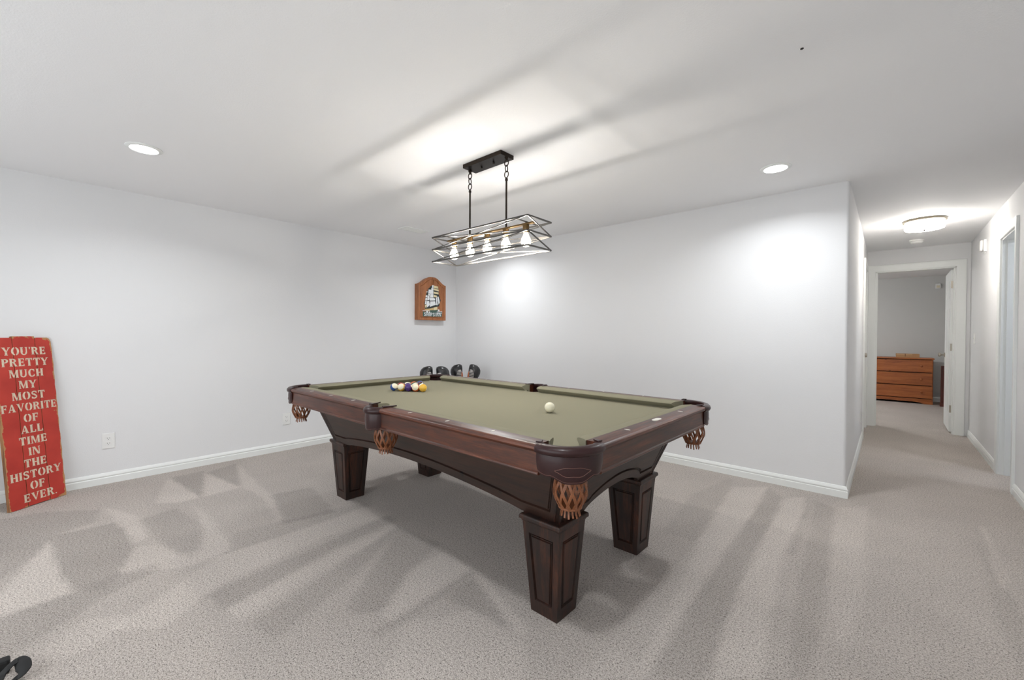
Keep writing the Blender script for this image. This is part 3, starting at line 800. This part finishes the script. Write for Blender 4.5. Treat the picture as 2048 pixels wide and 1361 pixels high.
def ball(name, x, y, m_, label, rot=(0, 0, 0), group='racked billiard balls'):
    me = sphere_mesh(); me.materials.append(m_)
    o = bpy.data.objects.new(name, me); COL.objects.link(o)
    o.location = TM @ Vector((x, y, ZBED + BR)); o.rotation_euler = rot
    return tag(o, label, 'ball', group)
BC = {1: ('yellow', (228, 180, 60)), 2: ('blue', (36, 78, 150)), 3: ('red', (170, 34, 30)), 4: ('purple', (66, 36, 110)), 5: ('orange', (206, 96, 34)),
      6: ('green', (28, 92, 60)), 7: ('maroon', (104, 30, 34)), 8: ('black', (18, 18, 20))}
rack = [[1], [13, 15], [4, 14, 8], [9, 12, 6, 7], [10, 3, 11, 5, 2]]
rots = {13: (rad(70), 0, rad(40)), 9: (rad(62), rad(10), rad(30)), 10: (rad(20), rad(50), rad(20)), 15: (rad(20), rad(-30), 0), 14: (rad(15), rad(25), 0), 12: (rad(-60), rad(10), rad(40))}
ax0, ay0 = -.546, .008
for i, row in enumerate(rack):
    for j, nb in enumerate(row):
        x = ax0 - i * BR * 2.006 * cos(rad(30)); y = ay0 + (j - i / 2) * BR * 2.006
        k = nb if nb <= 8 else nb - 8; cn, rgb = BC[k]
        if nb <= 8:
            lab = f'solid {cn} billiard ball in the rack' if nb != 1 else 'solid yellow billiard ball at the point of the rack'
            mm = ball_mat(f'{cn} ball', rgb, 'solid')
        else:
            lab = f'ivory billiard ball with {cn} stripe in the rack'; mm = ball_mat(f'{cn} striped ball', rgb, 'stripe')
        ball('billiard_ball', x, y, mm, lab, rots.get(nb, (random.uniform(-1, 1), random.uniform(-.5, .5), random.uniform(0, 6))))
ball('cue_ball', .622, -.012, ball_mat('ivory cue ball', (240, 236, 212), 'cue'), 'plain ivory cue ball alone on the olive cloth', group=None)

# ================================================================== LETTERS
G = {}
TK, TN, SG = .25, .115, .035
def R(x0, y0, x1, y1): return [(x0, y0), (x1, y0), (x1, y1), (x0, y1)]
def ring(cx, cy, rx, ry, a0, a1, tx, ty, n=14):
    out = []
    for i in range(n):
        b0, b1 = rad(a0 + (a1 - a0) * i / n), rad(a0 + (a1 - a0) * (i + 1) / n)
        out.append([(cx + rx * cos(b0), cy + ry * sin(b0)), (cx + rx * cos(b1), cy + ry * sin(b1)), (cx + (rx - tx) * cos(b1), cy + (ry - ty) * sin(b1)), (cx + (rx - tx) * cos(b0), cy + (ry - ty) * sin(b0))])
    return out
def stem(x, th=TK, y0=0, y1=1): return [R(x, y0, x + th, y1), R(x - .05, y0, x + th + .05, y0 + .07), R(x - .05, y1 - .07, x + th + .05, y1)]
E_ = [R(.36, 0, .72, TN), R(.36, .46, .6, .46 + TN), R(.36, 1 - TN, .7, 1), R(.62, 0, .72, .26), R(.61, .74, .7, 1), R(.54, .38, .61, .66)]
G['E'] = (.78, stem(.06) + E_)
G['F'] = (.76, stem(.06) + E_[1:3] + E_[4:])
G['L'] = (.76, stem(.06) + [R(.36, 0, .72, TN), R(.62, 0, .72, .3)])
G['I'] = (.38, stem(.06))
G['H'] = (.92, stem(.06) + stem(.6) + [R(.34, .44, .57, .44 + TN)])
G['T'] = (.84, stem(.3, y1=.86) + [R(.02, 1 - TN, .82, 1), R(.02, .7, .11, 1), R(.73, .7, .82, 1)])
G['O'] = (.96, ring(.46, .5, .44, .52, 100, 260, TK, TN) + ring(.5, .5, .44, .52, -80, 80, TK, TN))
G['C'] = (.86, ring(.46, .5, .44, .52, 50, 310, TK, TN, 20) + [R(.68, .66, .77, .98), R(.68, .06, .77, .32)])
G['U'] = (.92, [R(.06, .34, .06 + TK, 1), R(.01, .93, .36, 1), R(.68, .34, .68 + TN + .03, 1), R(.6, .93, .88, 1)] + ring(.445, .36, .385, .38, 180, 360, .2, TN))
G['P'] = (.8, stem(.06) + ring(.4, .73, .38, .27, -85, 85, TK, TN) + [R(.33, .46, .43, .46 + TN), R(.33, 1 - TN, .43, 1)])
G['R'] = (.92, G['P'][1] + [[(.42, .47), (.62, .47), (.88, 0), (.64, 0)], R(.6, 0, .92, .07)])
G['A'] = (.96, [[(.04, 0), (.15, 0), (.47, .9), (.41, 1)], [(.58, 0), (.88, 0), (.55, 1), (.41, 1)], R(.24, .27, .62, .27 + TN), R(0, 0, .24, .07), R(.5, 0, .94, .07)])
G['V'] = (.94, [[(.02, 1), (.3, 1), (.56, .12), (.48, 0)], [(.78, 1), (.89, 1), (.55, 0), (.47, 0)], R(-.02, .93, .36, 1), R(.68, .93, .96, 1)])
G['Y'] = (.92, [[(.0, 1), (.28, 1), (.56, .46), (.33, .46)], [(.76, 1), (.88, 1), (.57, .46), (.47, .46)], R(.32, 0, .57, .43), R(.24, 0, .65, .07), R(-.04, .93, .33, 1), R(.66, .93, .94, 1)])
G['M'] = (1.1, [R(.06, 0, .17, 1), R(0, 0, .24, .07), [(.06, 1), (.32, 1), (.6, .1), (.48, 0)], [(.82, 1), (.82, .85), (.56, 0), (.48, 0)], R(.79, 0, 1.03, 1), R(.73, 0, 1.08, .07), R(.79, .93, 1.08, 1), R(0, .93, .2, 1)])
G['N'] = (.96, [R(.07, 0, .17, 1), R(0, 0, .26, .07), [(.07, 1), (.33, 1), (.86, 0), (.62, 0)], R(.76, 0, .86, 1), R(.68, .93, .94, 1), R(0, .93, .2, 1)])
G['S'] = (.76, ring(.38, .74, .34, .27, 20, 255, .17, TN + .03, 14) + ring(.36, .27, .35, .28, -160, 75, .17, TN + .03, 14) + [[(.2, .62), (.36, .68), (.58, .5), (.4, .38)], R(.58, .7, .66, .97), R(.05, .04, .13, .3)])
G["'"] = (.22, [[(.05, 1), (.2, 1), (.15, .7), (.09, .7)]])
G['.'] = (.26, [R(.05, 0, .2, .13)])
G[' '] = (.4, [])
def text_width(s, h, asp): return sum(G[c][0] + .1 for c in s) * h * asp
def text_mesh(mb, s, cx, base, h, asp, fn, n0=0., th=.001, mi=0, squeeze=1):
    W = text_width(s, h, asp) - .1 * h * asp; x = cx - W / 2
    for c in s:
        wd, ps = G[c]
        for p in ps:
            q = [(x + a * h * asp, base + b * h) for a, b in p]
            mb.prism(q, lambda u, v, n: fn(u, v, n0 + n), th, mi)
        x += (wd + .1) * h * asp

# ================================================================== RED SIGN leaning on the left wall
bl_, br_, trr, tl_ = Vector((-4.292, -.135, .002)), Vector((-4.483, .127, .002)), Vector((-4.576, .05, 1.155)), Vector((-4.387, -.212, 1.155))
ex = (br_ - bl_).normalized(); ez = (tl_ - bl_); ez = (ez - ex * ez.dot(ex)).normalized(); en = ex.cross(ez).normalized()
if en.x < 0: en = -en
SW = (br_ - bl_).length; SH = (tl_ - bl_).length
S = thing('wooden_sign', 'red painted plank sign with cream stencil lettering leaning against the wall', 'sign', bl_)
# distressed red paint
t = NT('worn red paint'); b = t.b; tc = t.add('ShaderNodeTexCoord')
nz = t.add('ShaderNodeTexNoise'); set_in(nz, Scale=14, Detail=6, Roughness=.7); t.link(tc.outputs['Object'], nz.inputs['Vector'])
at = t.add('ShaderNodeAttribute'); at.attribute_name = 'wear'
sm = t.add('ShaderNodeMath', operation='MULTIPLY_ADD'); sm.inputs[1].default_value = .26; t.link(at.outputs['Fac'], sm.inputs[0]); t.link(nz.outputs['Fac'], sm.inputs[2])
gr = t.add('ShaderNodeMapRange'); gr.inputs[1].default_value = .715; gr.inputs[2].default_value = .745; t.link(sm.outputs[0], gr.inputs[0])
n2 = t.add('ShaderNodeTexNoise'); set_in(n2, Scale=5, Detail=4); t.link(tc.outputs['Object'], n2.inputs['Vector'])
rd = t.add('ShaderNodeValToRGB'); e = rd.color_ramp.elements; e[0].position = .3; e[0].color = lin((176, 48, 38)); e[1].position = .7; e[1].color = lin((204, 66, 52)); t.link(n2.outputs['Fac'], rd.inputs[0])
mc = t.add('ShaderNodeMix', data_type='RGBA'); mc.inputs[7].default_value = lin((186, 138, 92)); t.link(gr.outputs[0], mc.inputs[0]); t.link(rd.outputs[0], mc.inputs[6])
t.link(mc.outputs[2], b.inputs['Base Color']); set_in(b, Roughness=.55); M['redpaint'] = t.m
M['signedge'] = wood('sign plank edge', (110, 72, 44), (150, 104, 66), (180, 134, 90), 'Z', 6, .7, 0)
fS = lambda u, v, n: tuple(ex * u + ez * v + en * n)
TH = .022
planks = [(0, .305 * SW, SH - .004, .0), (.307 * SW, .695 * SW, SH + .006, .003), (.697 * SW, SW, SH - .004, .0)]
for k, (u0, u1, top, up_) in enumerate(planks):
    mb = MB(); nu, nv = 8, 40; wear = []
    g = [[None] * (nu + 1) for _ in range(nv + 1)]
    def prof(i, j):
        u = u0 + .0013 + (u1 - u0 - .0026) * i / nu
        zt = top; zb = up_ + .0
        if k == 2 and i == nu: zt = top - .03
        if k == 2 and i == nu - 1: zt = top - .007
        if k == 0 and i == 0: zt = top - .03
        if k == 0 and i == 1: zt = top - .007
        v = zb + (zt - zb) * j / nv
        if k == 2 and i == nu: u += .0015 * sin(j * 1.7) + .001 * sin(j * .6)
        return u, v
    front, backr = [], []
    for j in range(nv + 1):
        fr_, bk_ = [], []
        for i in range(nu + 1):
            u, v = prof(i, j); fr_.append(fS(u, v, .0)); bk_.append(fS(u, v, -TH))
            d = min(u, SW - u); dz = min(v, SH - v); pe = min(u - u0, u1 - u)
            wv = max(0, 1 - d / .018) * .9 + max(0, 1 - dz / .03) * .8 + max(0, 1 - pe / .006) * .45
            if k == 2 and (SW - u) < .05 and (SH - v < .09 or v < .09): wv += .5
            wear.append(wv)
        front.append(fr_); backr.append(bk_)
    mb.grid(front)
    nfv = len(mb.v)
    ob = [[r for r in front[0]], [r for r in backr[0]]]
    mb.grid(backr, mi=1)
    per = [(0, i) for i in range(nu + 1)] + [(j, nu) for j in range(1, nv + 1)] + [(nv, i) for i in range(nu - 1, -1, -1)] + [(j, 0) for j in range(nv - 1, 0, -1)]
    mb.grid([[front[j][i] for j, i in per], [backr[j][i] for j, i in per]], closed_u=True, mi=1)
    o = mb.build('plank', [M['redpaint'], M['signedge']], S)
    a_ = o.data.attributes.new('wear', 'FLOAT', 'POINT'); a_.data.foreach_set('value', wear + [0.] * (len(o.data.vertices) - len(wear)))
M['letter'] = mat('cream stencil paint', (222, 205, 182), .6, var=.12, bscale=60)
lines = [("YOU'RE", 0), ('PRETTY', 0), ('MUCH', 0), ('MY', 0), ('MOST', 0), ('FAVORITE', 0), ('OF', 0), ('ALL', 0), ('TIME', 0), ('IN', 0), ('THE', 0), ('HISTORY', 0), ('OF', 0), ('EVER.', 0)]
for k, (s, _) in enumerate(lines):
    mb = MB(); h = .054; base = SH - .124 - k * .0772; asp = .86
    W = text_width(s, h, asp)
    if W > SW * .9: asp *= SW * .9 / W
    if s == 'FAVORITE': asp *= 1.08
    text_mesh(mb, s, SW * .5 + (.012 if s == 'EVER.' else 0), base, h, asp, fS, n0=-.0002, th=.0012)
    mb.build('lettering', M['letter'], S)
for v in (.2, .95):
    a, b_ = fS(.03, v, -TH - .018), fS(SW - .03, v + .05, -TH)
    mb = MB(); mb.prism(R(.03, v, SW - .03, v + .05), lambda x, y, n: fS(x, y, -TH + n), -.018); mb.build('batten', M['signedge'], S)

# ================================================================== SHIP CABINET on the left wall
CBY0, CBY1, CBZ0, CBZ1, CBZ2, CBD = 3.243, 3.69, 1.381, 1.853, 1.948, .078
SC = thing('dartboard_cabinet', 'small oak wall cabinet with arched doors painted with a sailing ship', 'cabinet', (XL, CBY0, CBZ0))
CW = CBY1 - CBY0; CHt = CBZ1 - CBZ0; CPk = CBZ2 - CBZ0
M['oak'] = wood('oak', (128, 74, 38), (158, 96, 52), (182, 116, 68), 'Z', 7, .45, .2)
def topz(u):
    q = abs(u - CW / 2) / (CW / 2); q = max(0, min(1, (1 - q) / .86)); return CHt + (CPk - CHt) * (q * q * (3 - 2 * q))
ftop = [(CW * i / 32, topz(CW * i / 32)) for i in range(33)]
fB = lambda u, v, n: (n, u, v)
mb = MB().prism([(0, 0), (CW, 0)] + [(u, z - .006) for u, z in ftop[::-1]], fB, CBD - .02); mb.build('case', M['oak'], SC)
for h in (0, 1):
    seg = ftop[:17] if h == 0 else ftop[16:]
    u0, u1 = (0, CW / 2 - .0022) if h == 0 else (CW / 2 + .0022, CW)
    seg = [(min(max(u, u0), u1), z) for u, z in seg]
    outer = [(u0, 0), (u1, 0)] + seg[::-1]
    e = .03
    inner = []
    for (u, z) in outer:
        uu = u0 + e + (u - u0) / (u1 - u0) * (u1 - u0 - e - .006) if h == 0 else u0 + .006 + (u - u0) / (u1 - u0) * (u1 - u0 - e - .006)
        inner.append((uu, z + e if z < .01 else z - e))
    mb = MB(); groove_panel(mb, outer, inner, lambda u, v, n: fB(u, v, CBD + n), back=-.018, gw=.006, gd=.004)
    mb.build('door_leaf', M['oak'], SC)
mship = [mat('ship sail white', (232, 234, 236), .5), mat('ship sail cream', (226, 212, 170), .5), mat('ship dark line', (34, 44, 44), .5), mat('ship sea green', (60, 88, 80), .5), mat('ship hull tan', (206, 176, 120), .5)]
def pc(x, y): return ((x - 190) / 620 * CW, (1140 + (x - 190) / 620 * 12 - y) / 822 * CHt)
ship = [
 (2, [(470, 355), (630, 360), (650, 560), (690, 680), (650, 820), (600, 830), (420, 890), (330, 890), (320, 760), (360, 560), (400, 440)]),
 (0, [(492, 342), (522, 340), (522, 400), (484, 402)]), (1, [(530, 345), (628, 362), (634, 415), (530, 398)]),
 (0, [(474, 408), (522, 405), (522, 462), (472, 462)]), (1, [(530, 410), (640, 432), (644, 474), (530, 455)]),
 (0, [(412, 448), (468, 446), (520, 470), (520, 540), (450, 546), (404, 530)]), (1, [(530, 486), (640, 500), (640, 545), (530, 530)]),
 (0, [(404, 536), (446, 552), (440, 590), (400, 588)]), (0, [(454, 552), (520, 548), (520, 622), (440, 630)]), (1, [(530, 560), (600, 575), (605, 615), (530, 615)]),
 (0, [(352, 585), (384, 580), (380, 625), (346, 628)]), (0, [(390, 592), (432, 596), (424, 690), (380, 700)]), (0, [(430, 640), (520, 632), (560, 650), (556, 690), (440, 700)]),
 (0, [(345, 645), (378, 640), (370, 700), (338, 705)]), (0, [(360, 500), (392, 495), (385, 515), (366, 518)]),
 (0, [(376, 716), (424, 708), (440, 800), (380, 860), (366, 800)]), (0, [(448, 716), (556, 706), (575, 790), (440, 842)]), (1, [(334, 800), (366, 795), (366, 868), (336, 862)]),
 (0, [(338, 712), (368, 708), (360, 785), (332, 788)]),
 (0, [(580, 640), (600, 600), (612, 700), (600, 800), (582, 790)]), (0, [(612, 600), (640, 595), (662, 690), (668, 740), (640, 775), (622, 690)]), (0, [(612, 720), (630, 780), (612, 805)]),
 (4, [(330, 892), (420, 884), (520, 862), (520, 920), (420, 930), (330, 915)]), (1, [(526, 858), (612, 830), (615, 900), (526, 920)]),
 (3, [(285, 955), (720, 945), (720, 1065), (285, 1065)]), (2, [(300, 985), (715, 975), (715, 1062), (300, 1062)]),
 (0, [(280, 930), (440, 925), (440, 936), (280, 940)]), (0, [(620, 905), (650, 890), (670, 935), (612, 940)]), (3, [(440, 920), (620, 910), (640, 960), (430, 968)]),
 (0, [(360, 935), (400, 930), (395, 985), (365, 985)]), (0, [(420, 950), (450, 955), (440, 985), (425, 985)]), (0, [(600, 948), (724, 940), (724, 952), (600, 962)]), (0, [(610, 985), (724, 975), (724, 984), (610, 996)]),
]
mb = MB()
for k, (mi, p) in enumerate(ship):
    q = [pc(*a) for a in p]; nz_ = .0004 + (.0002 if mi == 2 else .0006 + .00002 * k)
    mb.prism(q, lambda u, v, n: fB(u, v, CBD - .001 + n), .001 + nz_, mi)
for dx, s in ((-1, 'SHIPS'), (1, 'INN')):
    c = pc(432 if dx < 0 else 634, 1055)
    text_mesh(mb, s, c[0], c[1], .046, .95 if dx < 0 else .85, lambda u, v, n: fB(u, v, CBD + .0015 + n), 0, .0012, 0)
mb.build('painted_ship', mship, SC)

# ================================================================== OUTLETS, SWITCHES, SENSORS
def plate(name, label, cat, loc, rz, kind, group=None):
    o = thing(name, label, cat, loc, rz, group)      # local: face towards +x, y across, z up
    MB().box((0, -.037, -.06), (.006, .037, .06)).build('cover_plate', M['plate'], o, bevel=.002)
    if kind == 'outlet':
        for z in (-.02, .02):
            r = MB().prism([(.0165 * cos(a), z + max(-.0125, min(.0125, .0165 * sin(a)))) for a in [2 * pi * k / 20 for k in range(20)]], lambda u, v, n: (.005 + n, u, v), .0028).build('receptacle', M['plate'], o)
            for y, h in ((-.0065, .004), (.0065, .0032)): box('slot', (.0075, y - .0011, z + .002 - h), (.0082, y + .0011, z + .002 + h), M['slot'], r)
            MB().lathe([(.0022, .0075), (.0022, .0082)], (0, 0, z - .008), 8, 'X').build('slot', M['slot'], r)
    else:
        box('toggle', (.006, -.005, -.012), (.008, .005, .012), M['plate'], o, bevel=.0006)
        MB().add([(.007, -.0035, -.004), (.007, .0035, -.004), (.007, .0035, .004), (.007, -.0035, .004), (.018, -.003, .006), (.018, .003, .006), (.017, .003, .011), (.017, -.003, .011)],
                 [(0, 3, 2, 1), (4, 5, 6, 7), (0, 1, 5, 4), (1, 2, 6, 5), (2, 3, 7, 6), (3, 0, 4, 7)]).build('lever', M['plate'], o)
    return o
plate('wall_outlet', 'white double outlet low on the left wall beside the red sign', 'outlet', (XL, .359, .336), 0, 'outlet', 'wall outlets')
plate('wall_outlet', 'white double outlet low on the left wall behind the table corner', 'outlet', (XL, 1.678, .32), 0, 'outlet', 'wall outlets')
plate('wall_outlet', 'white outlet low on the left hallway wall above the baseboard', 'outlet', (HL, 5.93, .315), 0, 'outlet', 'wall outlets')
plate('light_switch', 'white light switch on the right hallway wall', 'switch', (HR, 7.02, 1.174), pi, 'switch')
o = thing('door_chime', 'small white door chime box high on the right hallway wall', 'chime', (HR, 6.36, 2.116), pi)
MB().box((0, -.045, -.065), (.022, .045, .06)).build('back_box', M['plate'], o, bevel=.004)
MB().box((.022, -.04, -.055), (.045, .04, .055)).build('cover', M['plate'], o, bevel=.012, smooth=50)
box('foot', (.0, -.012, -.08), (.014, .012, -.064), M['plate'], o, bevel=.002)
o = thing('motion_sensor', 'tiny white sensor box high on the bedroom wall beside the open door', 'sensor', (.66, BBY, 2.13))
MB().box((-.035, -.03, -.045), (.035, 0, .045)).build('housing', M['plate'], o, bevel=.006)
box('sensor_window', (-.022, -.033, -.03), (.022, -.029, .01), M['cream'], o, bevel=.003)

# ================================================================== BEDROOM FURNITURE
M['pine'] = wood('pine', (128, 66, 26), (160, 88, 38), (178, 106, 50), 'X', 4, .45, .2, spots=5, spotcol=(90, 42, 16))
DX0, DX1, DY0, DY1, DZ = -.47, .585, 10.45, 10.9, .815
D = thing('dresser', 'low orange pine dresser with three drawers and round knobs in the bedroom', 'dresser', (DX0, DY0, 0))
DW, DD = DX1 - DX0, DY1 - DY0
box('side_panel', (0, .004, 0), (.02, DD, DZ - .02), M['pine'], D); box('side_panel', (DW - .02, .004, 0), (DW, DD, DZ - .02), M['pine'], D)
box('top_board', (-.015, -.018, DZ - .02), (DW + .015, DD, DZ), M['pine'], D, bevel=.004)
box('carcass', (.02, .012, .08), (DW - .02, .02, DZ - .02), mat('drawer gap shade', (70, 36, 16), .7), D)
box('back_panel', (.02, DD - .01, .05), (DW - .02, DD, DZ - .02), M['pine'], D)
pl = [(0, 0), (.1, 0), (.16, .02), (.24, .034), (DW - .24, .034), (DW - .16, .02), (DW - .1, 0), (DW, 0), (DW, .09), (0, .09)]
MB().prism(pl, lambda u, v, n: (u, n, v), .018).build('plinth', M['pine'], D)
z = .096; hh = (DZ - .026 - z) / 3
for k in range(3):
    dr = MB().box((.006, -.012, z + k * hh + .007), (DW - .006, .008, z + (k + 1) * hh - .008)).build('drawer', M['pine'], D, bevel=.004)
    for x in (.15, DW - .15):
        MB().lathe([(.008, 0), (.008, -.012), (.017, -.02), (.019, -.028), (.013, -.036), (.002, -.038)], (x, -.012, z + (k + .5) * hh), 16, 'Y').build('knob', M['pine'], dr, smooth=50)
M['card'] = mat('cardboard', (186, 146, 104), .8, var=.08)
bx_ = thing('shipping_box', 'flat tan cardboard box lying on top of the dresser', 'box', (.255, 10.66, DZ), rad(2))
MB().box((-.155, -.1, 0), (.155, .1, .07)).build('carton', M['card'], bx_, bevel=.002)
box('flap', (-.155, -.102, .045), (.06, -.1, .071), mat('carton flap', (200, 164, 124), .8), bx_)
box('tape', (-.04, -.1035, .02), (-.03, -.1, .0715), mat('tape', (120, 84, 56), .4), bx_)
M['cherry'] = wood('dark cherry', (54, 20, 14), (84, 34, 24), (104, 46, 32), 'Z', 5, .4, .3)
fb = thing('bed_footboard', 'dark cherry bed footboard edge standing between dresser and door', 'bed', (.69, 10.30, 0))
box('panel', (0, 0, .06), (.3, .04, .66), M['cherry'], fb, bevel=.005)
mb = MB().box((-.02, -.012, 0), (.03, .052, .70)); mb.build('post', M['cherry'], fb, bevel=.006)
box('foot_block', (-.028, -.02, 0), (.038, .06, .06), M['cherry'], fb, bevel=.008)
box('top_rail', (.02, -.008, .655), (.3, .048, .69), M['cherry'], fb, bevel=.008)

# ================================================================== GLOVES behind the table
BZ = .425
bn = thing('bench', 'dark wooden bench behind the pool table carrying the gloves', 'bench', (-4.0, 3.35, 0))
box('bench_top', (-.24, -.46, BZ - .03), (.24, .46, BZ), M['leg'], bn, bevel=.004)
for sx in (-1, 1):
    for sy in (-1, 1): box('leg', (sx * .2 - .022, sy * .37 - .022, 0), (sx * .2 + .022, sy * .37 + .022, BZ - .03), M['leg'], bn)
# striped cuff material
t = NT('striped cuff'); tc = t.add('ShaderNodeTexCoord'); wv = t.add('ShaderNodeTexWave'); wv.bands_direction = 'Z'; set_in(wv, Scale=22, Distortion=.6); t.link(tc.outputs['Object'], wv.inputs['Vector'])
cr = t.add('ShaderNodeValToRGB'); e = cr.color_ramp.elements; cr.color_ramp.interpolation = 'CONSTANT'; e[0].color = lin((24, 24, 26)); e[1].position = .62; e[1].color = lin((190, 184, 180))
t.link(wv.outputs['Fac'], cr.inputs[0]); t.link(cr.outputs[0], t.b.inputs['Base Color']); M['cuff'] = t.m
M['palm'] = mat('tan glove palm', (196, 120, 84), .5)
def glove(label, loc, rot, flip=1):
    o = thing('boxing_glove', label, 'glove', loc, 0, 'boxing gloves behind the table'); o.rotation_euler = rot; o.scale = (1.2, 1.2, 1.25)
    def sect(h, rx, ry, ox=0, oy=0): return [(ox + rx * cos(a), oy + ry * sin(a), h) for a in [2 * pi * k / 20 for k in range(20)]]
    body = [(.0, .036, .034, 0, 0), (.02, .04, .038, 0, 0), (.05, .05, .048, 0, .004), (.085, .057, .058, 0, .01), (.12, .06, .064, 0, .014), (.15, .058, .064, 0, .012), (.175, .05, .056, 0, .004), (.192, .036, .042, 0, -.006), (.2, .012, .016, 0, -.012)]
    MB().grid([sect(h, rx, ry, ox, oy) for h, rx, ry, ox, oy in body], closed_u=True, caps=True).build('fist', M['glovek'], o, smooth=70)
    th = [(.035, .018, .02, .04 * flip, -.02), (.06, .022, .024, .056 * flip, -.03), (.09, .023, .026, .062 * flip, -.036), (.12, .021, .024, .056 * flip, -.04), (.14, .014, .016, .046 * flip, -.04), (.146, .004, .005, .042 * flip, -.04)]
    MB().grid([sect(*q) for q in th], closed_u=True, caps=True).build('thumb', M['cuff'], o, smooth=70)
    cf = [(.004, .038, .036), (-.02, .041, .039), (-.06, .045, .043), (-.09, .047, .045), (-.092, .043, .041), (-.06, .04, .038)]
    MB().grid([sect(*q) for q in cf], closed_u=True).build('cuff', M['cuff'], o, smooth=50)
    MB().grid([sect(h, rx, ry, 0, -.02) for h, rx, ry in ((.03, .03, .028), (.06, .036, .033), (.1, .038, .034), (.13, .03, .028))], closed_u=True, caps=True).build('palm_pad', M['palm'], o, smooth=60)
    return o
ca_, sa_ = cos(rad(50)), sin(rad(50))
def gp(y0, d): return (-4.0 + ca_ * d, y0 + sa_ * d, BZ + .14)
gl_ = [('black boxing glove behind the far corner pocket, the left one of the left pair', gp(3.12, -.085), (rad(-5), rad(6), rad(120)), -1),
       ('black boxing glove behind the far corner pocket, the right one of the left pair', gp(3.12, .085), (rad(3), rad(-4), rad(-20)), 1),
       ('black boxing glove nearest the room corner, the left one of the right pair', gp(3.575, -.072), (rad(-6), rad(5), rad(118)), -1),
       ('black boxing glove nearest the room corner, the right one of the right pair', gp(3.575, .085), (rad(-12), rad(-3), rad(-22)), 1)]
for a in gl_: glove(*a)

# ================================================================== BLACK STRAP at the lower left edge
o = thing('strap', 'black webbing strap loop lying on the carpet at the lower left edge', 'strap', floor_at(24, 1352))
ctl = [(-14, 1382, .02, .016), (0, 1356, .03, .014), (14, 1339, .045, .011), (26, 1328, .05, .012), (38, 1322, .05, .016), (46, 1328, .045, .02), (47, 1339, .035, .02), (41, 1350, .025, .014), (30, 1360, .015, .009), (14, 1375, .012, .009)]
pts, rs = [], []
for i in range(len(ctl) - 1):
    q4 = [ctl[max(0, i - 1)], ctl[i], ctl[i + 1], ctl[min(len(ctl) - 1, i + 2)]]
    a, b_, c, d = [floor_at(e_[0], e_[1], e_[2]) - o.location for e_ in q4]
    for k in range(6):
        q = k / 6; pts.append(.5 * ((2 * b_) + (c - a) * q + (2 * a - 5 * b_ + 4 * c - d) * q * q + (3 * b_ - a - 3 * c + d) * q ** 3)); rs.append(q4[1][3] + (q4[2][3] - q4[1][3]) * q)
MB().tube(pts, rs, 10, flat=.35, up=lambda p, d: Vector((.25, -.3, 1)).normalized()).build('webbing', M['black'], o, smooth=50)
q = floor_at(-6, 1352, .0) - o.location
MB().box((q.x - .02, q.y - .03, 0), (q.x + .02, q.y + .03, .05)).build('buckle', M['black'], o, bevel=.008)
